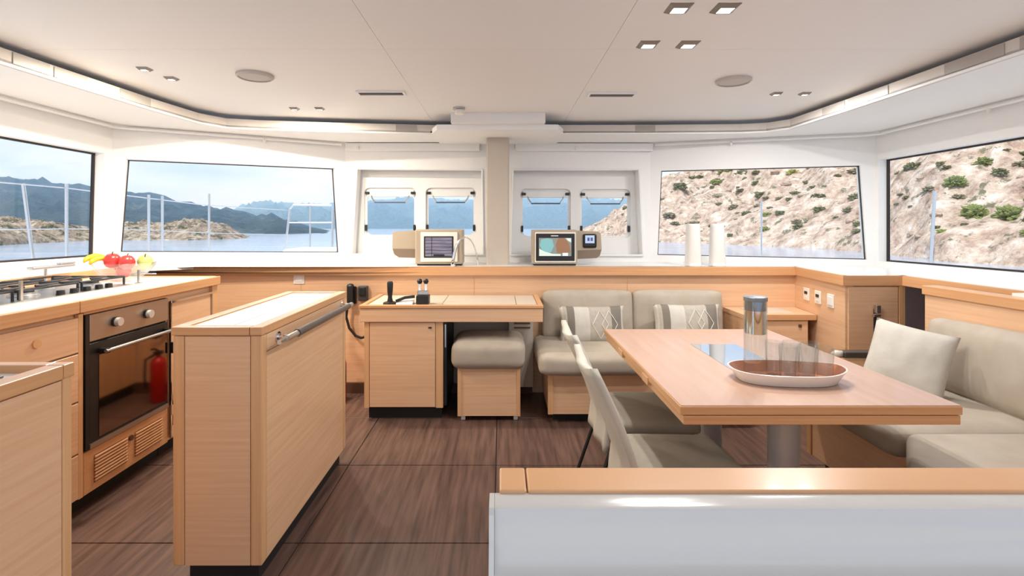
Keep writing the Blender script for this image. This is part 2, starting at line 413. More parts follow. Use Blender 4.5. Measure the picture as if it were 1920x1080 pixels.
# angled return with switches, cupboard front, post
rw = struct('wall_return', MB().prism([(2.375, 4.1), (2.275, 3.352), (2.33, 3.352), (2.43, 4.1)], 'z', 0, .957), wood_h, 'maple return panel carrying the switches', 'wall')
cb = thing('locker', 'tall maple locker front with chrome latch next to the switches', 'cupboard', (2.46, 3.36, 0))
obj('door', bx(2.292, 2.62, 3.345, 3.375, .05, .945, bev=.002, seg=1), wood_h, cb)
obj('side_post', bx(2.626, 2.662, 3.34, 3.39, 0, .955), edge_v, cb)
obj('body', bx(2.34, 2.64, 3.376, 3.42, .0, .95), edge_v, cb)
hd = obj('latch_plate', bx(2.455, 2.478, 3.33, 3.345, .60, .80, bev=.003), black_m, cb)
obj('lever', MB().tube([(2.463, 3.335, .765), (2.463, 3.30, .765), (2.42, 3.295, .765)], .010, 8), steel_m, hd)
obj('catch', bx(2.452, 2.482, 3.31, 3.335, .775, .83, bev=.004), steel_m, hd)

struct('wall_stairwell', bx(3.0, 3.058, 2.6, 4.1, 0, .97), mat('stair_wood', (132, 84, 52), .5), 'dark wood lining of the stairwell behind the locker', 'wall')
# ================================================================== GALLEY
# worktop
wt_ = thing('worktop', 'long white galley worktop with honey wood edging', 'worktop', (-2.34, 2.45, .96))
obj('surface', MB().prism([(-2.92, 1.41), (-1.955, 1.41), (-1.955, 3.455), (-2.92, 3.455)], 'z', .962, .998), shelf_m, wt_)
for y0, y1 in ((1.41, 2.318), (2.322, 3.48)):
    obj('nosing', bx(-1.956, -1.928, y0, y1, .948, 1.004, bev=.003), edge_h, wt_)
obj('end_nosing', bx(-2.75, -1.93, 3.455, 3.48, .948, 1.004, bev=.003), edge_h, wt_)
us = struct('trim_5', bx(-2.92, -2.75, -.4, 4.09, .999, 1.04), shelf_m, 'white ledge under the galley window', 'ledge')
obj('upstand', bx(-2.752, -2.735, -.4, 4.08, .996, 1.052), edge_h, us)
# drawer cabinet
def drawer(par, y0, y1, z0, z1, knob):
    d = obj('drawer', bx(-1.968, -1.948, y0, y1, z0, z1, bev=.002, seg=1), wood_h, par)
    k = MB().cyl((-1.952, knob, (z0+z1)/2+.01), .019, .012, 'x', 20)
    kk = obj('push_latch', k, edge_v, d); 
    return d
dc = thing('drawer_cabinet', 'maple galley drawer unit with round push latches', 'cabinet', (-2.35, 1.9, 0))
obj('body', bx(-2.75, -1.972, 1.41, 2.362, .08, .962), wood_h, dc)
obj('plinth', bx(-2.75, -2.01, 1.41, 2.362, 0, .08), dark_m, dc)
drawer(dc, 1.93, 2.335, .765, .925, 2.12); drawer(dc, 1.93, 2.335, .54, .757, 2.12); drawer(dc, 1.93, 2.335, .30, .532, 2.12); drawer(dc, 1.93, 2.335, .09, .292, 2.12)
drawer(dc, 1.42, 1.92, .765, .925, 1.67); drawer(dc, 1.42, 1.92, .09, .757, 1.67)
obj('stile', bx(-1.968, -1.95, 2.337, 2.362, .085, .94), edge_v, dc)
# oven housing with louvres
oh = thing('oven_housing', 'maple oven housing with a louvred lower panel', 'cabinet', (-2.35, 2.66, 0))
obj('back_panel', bx(-2.75, -2.5, 2.366, 2.962, .08, .962), wood_h, oh)
obj('plinth', bx(-2.75, -2.01, 2.366, 2.962, 0, .08), dark_m, oh)
obj('top_rail', bx(-1.985, -1.95, 2.366, 2.962, .932, .948), edge_h, oh)
lp = obj('louvre_panel', bx(-1.972, -1.95, 2.366, 2.962, .085, .285, bev=.002, seg=1), edge_h, oh)
obj('inner_shelf', bx(-2.5, -1.975, 2.366, 2.962, .27, .29), dark_m, oh)
for c in (2.53, 2.80):
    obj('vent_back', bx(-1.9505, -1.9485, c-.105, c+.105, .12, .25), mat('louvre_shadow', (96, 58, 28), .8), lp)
    for k in range(8):
        z = .125+k*.0158
        sl = MB().box(-.004, .004, -.105, .105, -.0045, .0045)
        sl.xf(Matrix.Translation((-1.9455, c, z+.006)) @ Matrix.Rotation(.5, 4, 'Y'))
        obj('slat', sl, edge_h, lp)
obj('panel_latch', MB().cyl((-1.951, 2.664, .235), .014, .01, 'x', 16), stem_m, lp)
# oven
ov = thing('oven', 'built-in steel oven with black glass door under the hob', 'oven', (-2.2, 2.66, .29))
obj('body', bx(-2.49, -1.962, 2.37, 2.958, .292, .93), black_m, ov)
obj('side_trim', bx(-1.962, -1.945, 2.37, 2.392, .295, .93), black_m, ov)
cp = obj('control_panel', bx(-1.962, -1.943, 2.394, 2.956, .80, .928, bev=.002, seg=1), ovsteel_m, ov)
for y in (2.545, 2.77):
    kb = obj('knob', MB().cyl((-1.943, y, .868), .024, .012, 'x', 20), black_m, cp)
    obj('knob_cap', MB().cyl((-1.932, y, .868), .021, .022, 'x', 20), mat('knob_silver', (214, 212, 208), .3, metal=.4), cp)
dr = obj('door', bx(-1.962, -1.947, 2.394, 2.956, .315, .79, bev=.002, seg=1), black_m, ov)
obj('glass_front', bx(-1.948, -1.9445, 2.45, 2.95, .33, .725), ovglass_m, dr)
obj('door_foot', bx(-1.962, -1.941, 2.394, 2.956, .292, .315), ovsteel_m, ov)
obj('handle', MB().tube([(-1.905, 2.44, .745), (-1.905, 2.94, .745)], .009, 10), steel_m, dr)
for y in (2.455, 2.925): obj('handle_bracket', bx(-1.946, -1.9, y-.012, y+.012, .733, .757, bev=.003), black_m, dr)
# end cabinet with framed fridge door
ec = thing('fridge_cabinet', 'maple cabinet with chrome framed door beside the oven', 'cabinet', (-2.35, 3.22, 0))
obj('body', bx(-2.75, -1.972, 2.966, 3.45, .08, .962), wood_h, ec)
obj('plinth', bx(-2.75, -2.01, 2.966, 3.45, 0, .08), dark_m, ec)
dd = obj('door', bx(-1.972, -1.95, 2.99, 3.40, .1, .90, bev=.002, seg=1), wood_h, ec)
obj('top_trim', bx(-1.952, -1.94, 2.985, 3.405, .893, .906), chrome_m, dd)
obj('side_trim', bx(-1.952, -1.942, 2.978, 2.988, .1, .906), chrome_m, dd)
obj('side_trim', bx(-1.952, -1.942, 3.402, 3.412, .1, .906), steel_m, dd)
obj('clasp', bx(-1.95, -1.915, 2.972, 2.992, .60, .665, bev=.004), black_m, dd)
obj('hinge', MB().cyl((-1.935, 2.98, .3), .011, .06, 'z', 12), chrome_m, dd)
obj('hinge', MB().cyl((-1.935, 2.98, .18), .011, .06, 'z', 12), chrome_m, dd)
obj('end_post', bx(-1.972, -1.948, 3.415, 3.475, .08, .948), edge_v, ec)
# hob
hb = thing('gas_hob', 'stainless gas hob with black pan supports on the worktop', 'hob', (-2.42, 2.5, .998))
hp = MB().box(-2.66, -2.17, 1.95, 2.99, .998, 1.006, bev=.003)
obj('pan', hp, steel_m, hb)
burn = [(-2.53, 2.82), (-2.32, 2.86), (-2.53, 2.5), (-2.32, 2.46), (-2.53, 2.14), (-2.32, 2.14)]
for i, (x, y) in enumerate(burn):
    r = .05 if i % 2 else .038
    b_ = obj('burner', MB().lathe([(0, 1.006), (r*1.25, 1.006), (r*1.2, 1.014), (r, 1.018), (r*.98, 1.026), (0, 1.028)], (x, y, 0), 20), alu_m, hb, auto=True)
    obj('burner_cap', MB().lathe([(0, 1.0265), (r*.8, 1.0265), (r*.8, 1.034), (0, 1.036)], (x, y, 0), 20), castiron_m, b_, auto=True)
for y0, y1 in ((1.97, 2.30), (2.33, 2.655), (2.68, 2.98)):
    m = MB(); z = 1.05; yc = (y0+y1)/2
    m.tube([(-2.64, y0, z), (-2.22, y0, z), (-2.22, y1, z), (-2.64, y1, z)], .006, 6, closed=True)
    for x in (-2.53, -2.32):
        m.tube([(x, y0, z), (x, yc-.03, z)], .006, 6); m.tube([(x, yc+.03, z), (x, y1, z)], .006, 6)
        m.tube([(x-.1, yc, z), (x-.03, yc, z)], .006, 6); m.tube([(x+.03, yc, z), (x+.1, yc, z)], .006, 6)
    m.tube([(-2.425, y0, z), (-2.425, y1, z)], .006, 6)
    for x in (-2.64, -2.22):
        for y in (y0, y1): m.tube([(x, y, z), (x, y, 1.005)], .006, 6)
    obj('pan_support', m, castiron_m, hb)
for k, y in enumerate((2.52, 2.60, 2.68, 2.76, 2.83)):
    kb = obj('knob', MB().lathe([(0, 1.006), (.019, 1.006), (.017, 1.028), (0, 1.03)], (-2.192, y, 0), 16), black_m, hb, auto=True)
# sea rail clamps around the hob
for lab, (x, y, h_) in zip(('steel clamp post on the hob between the pan supports', 'steel clamp post at the hob end beside the fruit bowl'), (((-2.20, 2.32, .10)), ((-2.19, 3.06, .085)))):
    p = thing('sea_rail_post', lab, 'post', (x, y, .998))
    obj('rod', bx(x-.005, x+.005, y-.006, y+.006, .998, .998+h_), steel_m, p)
    obj('foot', bx(x-.02, x+.02, y-.012, y+.012, .998, 1.008, bev=.003), steel_m, p)
# folded tap with flat spout
tp = thing('folding_tap', 'flat grey folding tap behind the hob', 'tap', (-2.70, 2.99, .998))
obj('stem', MB().cyl((-2.70, 3.0, .998), .009, .098, 'z', 12), steel_m, tp)
obj('spout', MB().box(-2.722, -2.678, 2.90, 3.19, 1.094, 1.112, bev=.006), alu_m, tp)
obj('lever', MB().box(-2.715, -2.685, 3.09, 3.20, 1.112, 1.124, bev=.004), alu_m, tp)

# fruit bowl
bc = Vector((-2.40, 3.22, .998))
fb = MB().lathe([(0, .004), (.075, .004), (.08, .012), (.13, .05), (.168, .10), (.174, .118), (.168, .118), (.125, .056), (.075, .018), (0, .014)], bc, 36)
tag(obj('fruit_bowl', fb, bowl_glass, auto=True), 'clear glass bowl holding fruit at the end of the worktop', 'bowl')
def apple(name, label, c, r, m, tilt=0, grp=None):
    t = thing(name, label, 'fruit', c, (tilt, tilt*.6, 0), group=grp)
    pr = [(0, .80), (.12, .86), (.35, .93), (.62, .86), (.88, .55), (1.0, .15), (.97, -.25), (.78, -.66), (.5, -.88), (.22, -.92), (0, -.84)]
    obj('flesh', MB().lathe([(p[0]*r, p[1]*r) for p in pr][::-1], (0, 0, 0), 20), m, t, 'local', auto=True)
    obj('stem', MB().tube([(0, 0, .78*r), (.04*r, 0, 1.1*r), (.14*r, 0, 1.3*r)], .003, 6), stem_m, t, 'local')
    return t
apple('red_apple', 'red apple resting on top of the fruit in the glass bowl', bc+Vector((-.045, -.035, .13)), .047, apple_m, .2)
apple('red_apple', 'red apple beside the green one in the glass bowl', bc+Vector((.05, -.04, .12)), .045, apple_m, -.3)
apple('red_apple', 'red apple lying low in the glass bowl under the others', bc+Vector((.0, .0, .062)), .042, apple_m, .5)
apple('red_apple', 'red apple behind the bananas in the glass bowl', bc+Vector((-.055, .055, .088)), .042, apple_m, .1)
apple('green_apple', 'green apple leaning on the rim of the glass bowl', bc+Vector((.115, .03, .118)), .044, lime_m, .3)
for k, lab in enumerate(('yellow banana curving over the rim of the glass bowl', 'yellow banana under the outer one in the glass bowl')):
    pth = []; rr = []
    for i in range(11):
        t = i/10; a = -1.0+2.0*t
        pth.append((bc.x-.148+.036*k+.012*math.sin(a*2), bc.y-.04+.09*math.sin(a), bc.z+.085+.075*math.cos(a)-.012*k)); rr.append(.017*(1-abs(2*t-1)**4*.75))
    tag(obj('banana', MB().tube(pth, rr, 8).smooth(), banana_m), lab, 'fruit')

# ---- island
isl = thing('kitchen_island', 'narrow maple island with steel grab rail and white inset top', 'island', (-1.06, 2.4, 0))
X0, X1, Y0, Y1 = -1.226, -.894, 1.89, 2.91
obj('body', bx(X0+.012, X1-.012, Y0+.012, Y1-.012, .08, .945), edge_v, isl)
obj('plinth', bx(X0+.04, X1-.03, Y0+.04, Y1-.02, 0, .08), dark_m, isl)
obj('corner_post', bx(X0, X0+.042, Y0, Y0+.042, .08, .938, bev=.004), edge_v, isl)
obj('corner_post', bx(X1-.042, X1, Y0, Y0+.042, .08, .938, bev=.004), edge_v, isl)
obj('corner_post', bx(X0, X0+.042, Y1-.042, Y1, .08, .938, bev=.004), edge_v, isl)
obj('corner_post', bx(X1-.042, X1, Y1-.042, Y1, .08, .938, bev=.004), edge_v, isl)
obj('end_panel', bx(X0+.0445, X1-.0445, Y0+.003, Y0+.02, .08, .936), wood_h, isl)
obj('side_panel', bx(X1-.02, X1-.002, Y0+.0445, Y1-.0445, .08, .868), wood_h, isl)
obj('rail_panel', bx(X1-.02, X1-.002, Y0+.0445, Y1-.0445, .871, .936), wood_h, isl)
obj('aisle_panel', bx(X0+.002, X0+.02, Y0+.0445, Y1-.0445, .08, .936), wood_h, isl)
obj('top_edge', bx(X0-.004, X1-.045, Y0-.004, Y0+.035, .94, .972, bev=.003), edge_h, isl)
obj('top_edge', bx(X1-.043, X1+.004, Y0-.004, Y1+.004, .94, .972, bev=.003), edge_h, isl)
obj('top_edge', bx(X0-.004, X0+.04, Y0+.036, Y1+.004, .94, .972, bev=.003), edge_h, isl)
obj('top_edge', bx(X0+.041, X1-.044, Y1-.03, Y1+.004, .94, .972, bev=.003), edge_h, isl)
for a, b in ((X0+.041, -1.032), (-1.026, X1-.044)):
    obj('inset_lid', bx(a, b, Y0+.036, Y1-.031, .935, .966), shelf_m, isl)
gr = obj('grab_rail', MB().tube([(-.846, 1.99, .905), (-.846, 2.86, .905)], .013, 12), steel_m, isl)
obj('grip', MB().tube([(-.846, 2.10, .905), (-.846, 2.80, .905)], .0165, 14), mat('grip_grey', (96, 90, 86), .35, metal=.4), gr)
for y in (2.03, 2.83):
    obj('bracket', MB().tube([(-.9, y, .905), (-.846, y, .905)], .012, 10), chrome_m, gr)
    obj('bracket_plate', MB().cyl((-.897, y, .905), .022, .006, 'x', 16), chrome_m, gr)
obj('end_cap', MB().tube([(-.846, 1.93, .905), (-.846, 1.995, .905)], [.009, .014], 10), chrome_m, gr)
# ---- aft galley unit (sink)
au = thing('sink_unit', 'maple sink counter end with raised rim next to the walkway', 'counter', (-2.0, 1.1, 0))
AX, AY = -1.188, 1.403
obj('body', bx(-2.9, AX-.012, .6, AY-.012, .08, .945), wood_h, au)
obj('plinth', bx(-2.9, AX-.05, .6, AY-.04, 0, .08), dark_m, au)
obj('corner_post', bx(AX-.042, AX, AY-.03, AY, .08, .936, bev=.004), edge_v, au)
obj('side_panel', bx(AX-.02, AX-.002, .6, AY-.0325, .08, .93), wood_h, au)
obj('top_edge', bx(AX-.045, AX+.004, .6, AY-.0325, .934, .972, bev=.003), edge_h, au)
obj('top_edge_corner', bx(AX-.045, AX+.004, AY-.031, AY+.004, .934, .972, bev=.003), edge_h, au)
obj('top_edge_far', bx(-2.9, AX-.046, AY-.031, AY+.004, .934, .972, bev=.003), edge_h, au)
obj('surface', bx(-2.9, AX-.047, .6, AY-.033, .9, .95), shelf_m, au)
obj('recess_patch', bx(-2.0, AX-.12, .75, AY-.07, .95, .956, bev=.002), mat('recess_grey', (120, 112, 108), .4), au)  # flat grey slab put in for the dark of the sunken sink recess

# ================================================================== NAV DESK
dk = thing('chart_desk', 'maple chart desk with inlaid leather top and cupboard', 'desk', (-.34, 3.8, 0))
DX0, DX1, DY0, DY1 = -.976, .287, 3.5, 4.075
obj('apron', bx(DX0, DX1, DY0, DY0+.03, .683, .777, bev=.003), wood_h, dk)
obj('top_board', bx(DX0+.01, DX1-.01, DY0+.03, DY1, .745, .777), wood_h, dk)
obj('front_edge', bx(DX0-.006, DX1+.004, DY0-.008, DY0+.035, .778, .800, bev=.004), edge_h, dk)
obj('left_edge', bx(DX0-.006, DX0+.028, DY0+.036, DY1, .778, .800, bev=.004), edge_h, dk)
obj('right_edge', bx(DX1-.03, DX1+.004, DY0+.036, DY1, .778, .800, bev=.004), edge_h, dk)
for a, b in ((DX0+.03, -.425), (-.421, .105), (.109, DX1-.032)):
    obj('leather_inlay', bx(a, b, DY0+.037, DY1-.002, .777, .790, bev=.002, seg=1), leather_m, dk)
obj('cupboard_body', bx(-.945, -.41, 3.535, 4.07, .085, .683), edge_v, dk)
obj('plinth', bx(-.93, -.42, 3.56, 4.07, 0, .085), dark_m, dk)
obj('stile', bx(-.952, -.918, 3.518, 3.536, .085, .683), edge_v, dk); obj('stile', bx(-.455, -.405, 3.518, 3.536, .085, .683), edge_v, dk)
dd = obj('door', bx(-.914, -.459, 3.515, 3.536, .09, .678, bev=.002, seg=1), wood_h, dk)
obj('lock', bx(-.505, -.483, 3.508, 3.516, .638, .647), black_m, dd)
obj('dark_gap', bx(-.403, -.383, 3.55, 4.05, .09, .683), black_m, dk)  # black block put in for the shade of the gap beside the cupboard
kp = obj('knee_panel', bx(-.38, .245, 4.055, 4.072, .09, .745), taupe_m, dk)
obj('right_panel', bx(.06, .248, 3.955, 4.055, .09, .745), taupe_m, dk)
for k in range(4): obj('vent_slot', bx(.10, .225, 3.950, 3.956, .548+k*.034, .560+k*.034), mat('slot_brown', (92, 66, 48), .7), dk)
obj('strip_handle', bx(-.395, -.385, 3.535, 3.55, .5, .66), chrome_m, dk)
# stool
st = thing('cube_stool', 'taupe cushioned maple box stool under the chart desk', 'stool', (-.09, 3.66, 0))
obj('box', bx(-.298, .127, 3.50, 3.90, .035, .37), wood_h, st)
for x in (-.302, .106): obj('corner_strip', bx(x, x+.025, 3.494, 3.515, .035, .365), edge_v, st)
obj('cushion', MB().cushion(-.342, .163, 3.455, 3.93, .362, .545, r=.055, puff=(.008, .008, .02), seed=3), uph_m, st)
for x in (-.28, .085):
    for y in (3.52, 3.85): obj('glider', bx(x, x+.03, y, y+.03, 0, .035, bev=.004), cup_m, st)
# desk instruments
js = thing('joystick', 'black upright joystick lever on the chart desk', 'joystick', (-.80, 3.62, .79))
obj('base', MB().lathe([(0, 0), (.05, 0), (.048, .012), (.03, .018), (0, .018)], (-.795, 3.62, .79), 20), black_m, js, auto=True)
obj('grip', MB().lathe([(0, .012), (.022, .012), (.015, .05), (.02, .09), (.022, .15), (.016, .162), (0, .164)], (-.795, 3.62, .79), 16), black_m, js, auto=True)
th = thing('throttle_lever', 'twin throttle box with two black knobs on the desk', 'throttle', (-.56, 3.62, .79))
obj('box', bx(-.605, -.515, 3.585, 3.67, .79, .855, bev=.008), black_m, th)
obj('bracket', bx(-.60, -.52, 3.61, 3.65, .855, .885, bev=.004), steel_m, th)
for x in (-.585, -.54):
    lv = obj('lever', bx(x-.007, x+.007, 3.625, 3.637, .884, .945), chrome_m, th)
    obj('knob', MB().lathe([(0, -.02), (.014, -.016), (.02, 0), (.014, .016), (0, .02)], (x, 3.631, .95), 14).smooth(), black_m, lv)
pf = thing('handheld_radio', 'black flat handset lying beside the throttle box', 'handset', (-.68, 3.62, .79))
obj('cradle', MB().prism([(3.57, .79), (3.67, .79), (3.67, .822), (3.60, .806)], 'x', -.745, -.63), traywhite_m, pf)
obj('handset', MB().tube([(-.75, 3.60, .812), (-.69, 3.62, .835), (-.62, 3.63, .842)], .011, 8), black_m, pf)
# wall phone with cord, second handset
ph = thing('wall_phone', 'black telephone handset with hanging cord on the panelling', 'telephone', (-1.20, 4.09, .7))
obj('back_plate', bx(-1.245, -1.17, 4.075, 4.10, .72, .86, bev=.006), black_m, ph)
obj('handset', bx(-1.235, -1.18, 4.03, 4.077, .70, .885, bev=.018), black_m, ph)
cord = []
for i in range(15):
    t = i/14; cord.append((-1.225+.13*t, 4.05, .72-.30*math.sin(PI*min(1, t*1.02))**.7*(1 if t < .6 else 1)+.0*t))
cord = [(-1.23, 4.05, .705), (-1.24, 4.05, .62), (-1.215, 4.05, .53), (-1.165, 4.05, .47), (-1.12, 4.05, .452), (-1.09, 4.06, .46)]
obj('cord', MB().tube(cord, .011, 8), black_m, ph)
w2 = thing('wall_handset', 'small dark control handset on the panelling next to the phone', 'handset', (-1.11, 4.09, .7))
obj('holder', bx(-1.15, -1.075, 4.06, 4.10, .745, .865, bev=.006), mat('charcoal_plastic', (58, 56, 56), .45), w2)
obj('keypad', bx(-1.138, -1.09, 4.045, 4.062, .79, .855, bev=.004), black_m, w2)
# extinguisher by the desk side
fe = thing('fire_extinguisher', 'red fire extinguisher standing on the floor between island and bulkhead', 'extinguisher', (-1.25, 3.9, 0))
obj('cylinder', MB().lathe([(0, 0), (.052, 0), (.056, .01), (.056, .29), (.045, .325), (.018, .345), (.018, .36), (0, .36)], (-1.25, 3.9, 0), 22), red_m, fe, auto=True)
obj('valve', bx(-1.275, -1.225, 3.87, 3.93, .36, .385, bev=.004), black_m, fe)
obj('handle', MB().tube([(-1.25, 3.90, .385), (-1.25, 3.86, .41), (-1.25, 3.82, .415)], .009, 8), black_m, fe)
obj('hose', MB().tube([(-1.25, 3.87, .37), (-1.19, 3.84, .33), (-1.185, 3.84, .2), (-1.19, 3.845, .12)], .01, 8), black_m, fe)
# switch plates
def plate(name, label, M, m2, grp=None):
    t = thing(name, label, 'switch', M.to_translation(), M.to_euler(), group=grp)
    obj('cover', MB().box(-.044, .044, -.008, .0, -.047, .047, bev=.003), bezel_m, t, 'local')
    if m2 == 'socket':
        obj('rocker', MB().box(-.022, .022, -.013, -.006, .0, .022, bev=.003), black_m, t, 'local')
        obj('button', MB().box(-.02, .02, -.011, -.006, -.03, -.012, bev=.002), bezel_m, t, 'local')
    else: obj('rocker', MB().box(-.03, .03, -.012, -.006, -.03, .03, bev=.002), cup_m, t, 'local')
    return t
plate('switch_plate', 'single white switch plate on the maple bulkhead above the island', Matrix.Translation((-1.636, 4.1, .925-.0)), 'blank')
ang = math.atan2(.75, .1)
for k, (t, lab) in enumerate(((.28, 'white switch plate with black rocker, next to the bulkhead corner'), (.52, 'white switch plate with black rocker, middle of the three on the return panel'), (.76, 'plain white switch plate beside the tall locker'))):
    x = 2.375-.1*t; y = 4.1-.748*t
    M = Matrix.Translation((x, y, .825)) @ Matrix.Rotation(-PI/2+math.atan2(.1, .748)*-1, 4, 'Z')
    plate('switch_plate', lab, M, 'socket' if k < 2 else 'blank')

# ================================================================== CONSOLES ON THE SHELF
lc = thing('instrument_console', 'beige console with white bezel and grey data screen', 'console', (-.52, 4.27, ZS))
obj('housing', bx(-.716, -.318, 4.2, 4.36, ZS+.012, 1.319, bev=.012), beige_m, lc)
obj('foot', bx(-.70, -.33, 4.215, 4.35, ZS, ZS+.014), dark_m, lc)
obj('wing', MB().prism([(-.718, 1.31), (-.90, 1.30), (-.912, 1.29), (-.915, 1.16), (-.90, 1.11), (-.86, 1.082), (-.718, 1.078)], 'y', 4.25, 4.35), beige_m, lc)
obj('wing_underside', MB().prism([(-.719, 1.154), (-.91, 1.156), (-.897, 1.112), (-.858, 1.086), (-.719, 1.081)], 'y', 4.244, 4.256), beiged_m, lc)
bz = obj('bezel', bx(-.668, -.362, 4.188, 4.202, 1.05, 1.295, bev=.006), bezel_m, lc)
sc = obj('screen', bx(-.640, -.396, 4.184, 4.190, 1.085, 1.262, bev=.003), black_m, bz)
scr_m = mat('data_screen', (78, 78, 92), .2, var=(120, 112, 128), scale=(6, 1, 90), emit=.5)
obj('display', bx(-.628, -.408, 4.182, 4.185, 1.096, 1.252), scr_m, bz)
for x in (-.575,): obj('display_line', bx(x-.002, x+.002, 4.1805, 4.183, 1.096, 1.252), black_m, bz)
for k in range(5): obj('display_line', bx(-.626, -.41, 4.1805, 4.183, 1.118+k*.027, 1.121+k*.027), black_m, bz)
obj('display_bar', bx(-.56, -.47, 4.1805, 4.183, 1.098, 1.113), black_m, bz)
rc = thing('chart_plotter', 'beige console with large colour chart screen and small gauge', 'console', (.55, 4.27, ZS))
obj('housing', bx(.256, .632, 4.2, 4.36, ZS+.012, 1.315, bev=.012), beige_m, rc)
obj('foot', bx(.27, .62, 4.215, 4.35, ZS, ZS+.014), dark_m, rc)
obj('wing', MB().prism([(.634, 1.308), (.81, 1.30), (.832, 1.285), (.84, 1.16), (.825, 1.10), (.80, 1.078), (.634, 1.07)], 'y', 4.24, 4.35), beige_m, rc)
obj('wing_underside', MB().prism([(.635, 1.142), (.838, 1.15), (.824, 1.102), (.798, 1.082), (.635, 1.073)], 'y', 4.234, 4.246), beiged_m, rc)
bz = obj('bezel', bx(.278, .616, 4.188, 4.202, 1.045, 1.295, bev=.005), bezel_m, rc)
obj('screen', bx(.286, .606, 4.183, 4.190, 1.058, 1.284, bev=.004), black_m, bz)
def emit(n, c): return mat(n, c, .3, emit=.25)
obj('display', bx(.31, .578, 4.181, 4.184, 1.098, 1.248), emit('chart_grey', (128, 134, 130)), bz)
def flat(name, pts, m, par, y): obj(name, MB().prism(pts, 'y', y-.001, y), m, par)
flat('chart_water', [(.315, 1.19), (.33, 1.235), (.38, 1.246), (.42, 1.235), (.435, 1.18), (.41, 1.13), (.35, 1.12)], emit('chart_teal', (120, 176, 180)), bz, 4.1805)
flat('chart_land', [(.47, 1.246), (.52, 1.247), (.56, 1.20), (.57, 1.13), (.53, 1.12), (.46, 1.125), (.45, 1.19)], emit('chart_brown', (140, 104, 76)), bz, 4.1805)
flat('chart_shoal', [(.313, 1.10), (.313, 1.16), (.36, 1.135), (.42, 1.118), (.49, 1.115), (.49, 1.10)], emit('chart_white', (206, 222, 216)), bz, 4.1800)
flat('chart_box', [(.505, 1.10), (.505, 1.125), (.55, 1.125), (.55, 1.10)], emit('chart_pale', (224, 226, 236)), bz, 4.1800)
flat('chart_corner', [(.53, 1.246), (.576, 1.246), (.576, 1.21), (.55, 1.225)], emit('chart_white', (206, 222, 216)), bz, 4.1800)
flat('maker_mark', [(.41, 1.262), (.41, 1.269), (.47, 1.269), (.47, 1.262)], emit('mark_pale', (200, 204, 206)), bz, 4.1825)
gg = obj('gauge', bx(.682, .795, 4.228, 4.242, 1.165, 1.28, bev=.012), black_m, rc)
flat('gauge_display', [(.70, 1.203), (.70, 1.268), (.777, 1.268), (.777, 1.203)], emit('gauge_blue', (172, 190, 222)), gg, 4.2275)
for a in (.718, .745): flat('gauge_digit', [(a, 1.222), (a, 1.25), (a+.018, 1.25), (a+.018, 1.222)], emit('gauge_digits', (64, 82, 128)), gg, 4.2262)
# gooseneck lamp
gl = thing('gooseneck_lamp', 'slim chrome gooseneck lamp on the shelf edge', 'lamp', (-.35, 4.1, ZS))
gp = []
for i in range(17):
    a = PI*i/16; t = i/16
    gp.append((-.285+(.062*-math.cos(a))-.02+.05*t-.03*(1-t), 4.13+.05*t, 1.02+.235*math.sin(a)**.8 - (.0)))
obj('neck', MB().tube(gp, [.016-.011*min(1, i/9) for i in range(17)], 10).smooth(), chrome_m, gl)
obj('socket', MB().tube([(-.405, 4.11, .985), (-.38, 4.125, 1.03)], .018, 12), alu_m, gl)
# white tapered vases
for x, lab in ((1.578, 'tall white tapered vase on the shelf nearer the chart screen'), (1.776, 'tall white tapered vase on the shelf nearer the switches')):
    v = thing('tapered_vase', lab, 'vase', (x, 4.17, ZS+.002), group='white vases on the window shelf')
    prof = [(0, 0), (.066, 0), (.066, .006)]
    for k in range(1, 12): prof += [(.066-.0012*k, .03*k-.004), (.0675-.0012*k, .03*k)]
    prof += [(.052, .345), (.046, .345), (.05, .1), (0, .09)]
    obj('body', MB().lathe(prof, (x, 4.17, ZS+.002), 28), cup_m, v, auto=True)

# ================================================================== SEATING
bs = thing('window_sofa', 'taupe two-seat bench sofa on maple base below the bulkhead', 'sofa', (1.0, 3.75, 0))
obj('base', bx(.325, 1.77, 3.455, 4.06, .065, .345), wood_h, bs)
obj('base_post', bx(.318, .352, 3.448, 3.47, .065, .345), edge_v, bs)
obj('plinth', bx(.36, 1.77, 3.52, 4.06, 0, .065), dark_m, bs)
for k, (a, b) in enumerate(((.255, 1.005), (1.01, 1.76))):
    obj('seat_cushion', MB().cushion(a, b, 3.37, 4.05, .343, .485, r=.045, puff=(.005, .012, .015), seed=k), uph_m, bs)
for k, (a, b) in enumerate(((.325, 1.03), (1.035, 1.735))):
    m = MB().cushion(a, b, -.055, .055, 0, .37, r=.04, puff=(.004, .03, .008), seed=5+k)
    m.xf(Matrix.Translation((0, 3.985, .468)) @ Matrix.Rotation(-.10, 4, 'X'))
    obj('back_cushion', m, uph_m, bs)
# corner cabinet
cc = thing('corner_cabinet', 'low maple corner cabinet with drawer beside the bench sofa', 'cabinet', (2.06, 3.9, 0))
obj('body', bx(1.80, 2.27, 3.75, 4.09, .0, .655), wood_h, cc)
obj('top', MB().prism([(1.79, 3.73), (2.32, 3.73), (2.365, 4.09), (1.79, 4.09)], 'z', .66, .692), wood_h, cc)
obj('top_edge', bx(1.786, 2.315, 3.722, 3.735, .655, .694), edge_h, cc)
df = obj('drawer', bx(1.81, 2.26, 3.735, 3.752, .40, .648, bev=.002, seg=1), wood_h, cc)
obj('latch', bx(2.19, 2.212, 3.727, 3.737, .60, .622, bev=.003), stem_m, df)
obj('lid', bx(1.9, 2.2, 3.82, 4.04, .69, .696, bev=.002), leather_m, cc)
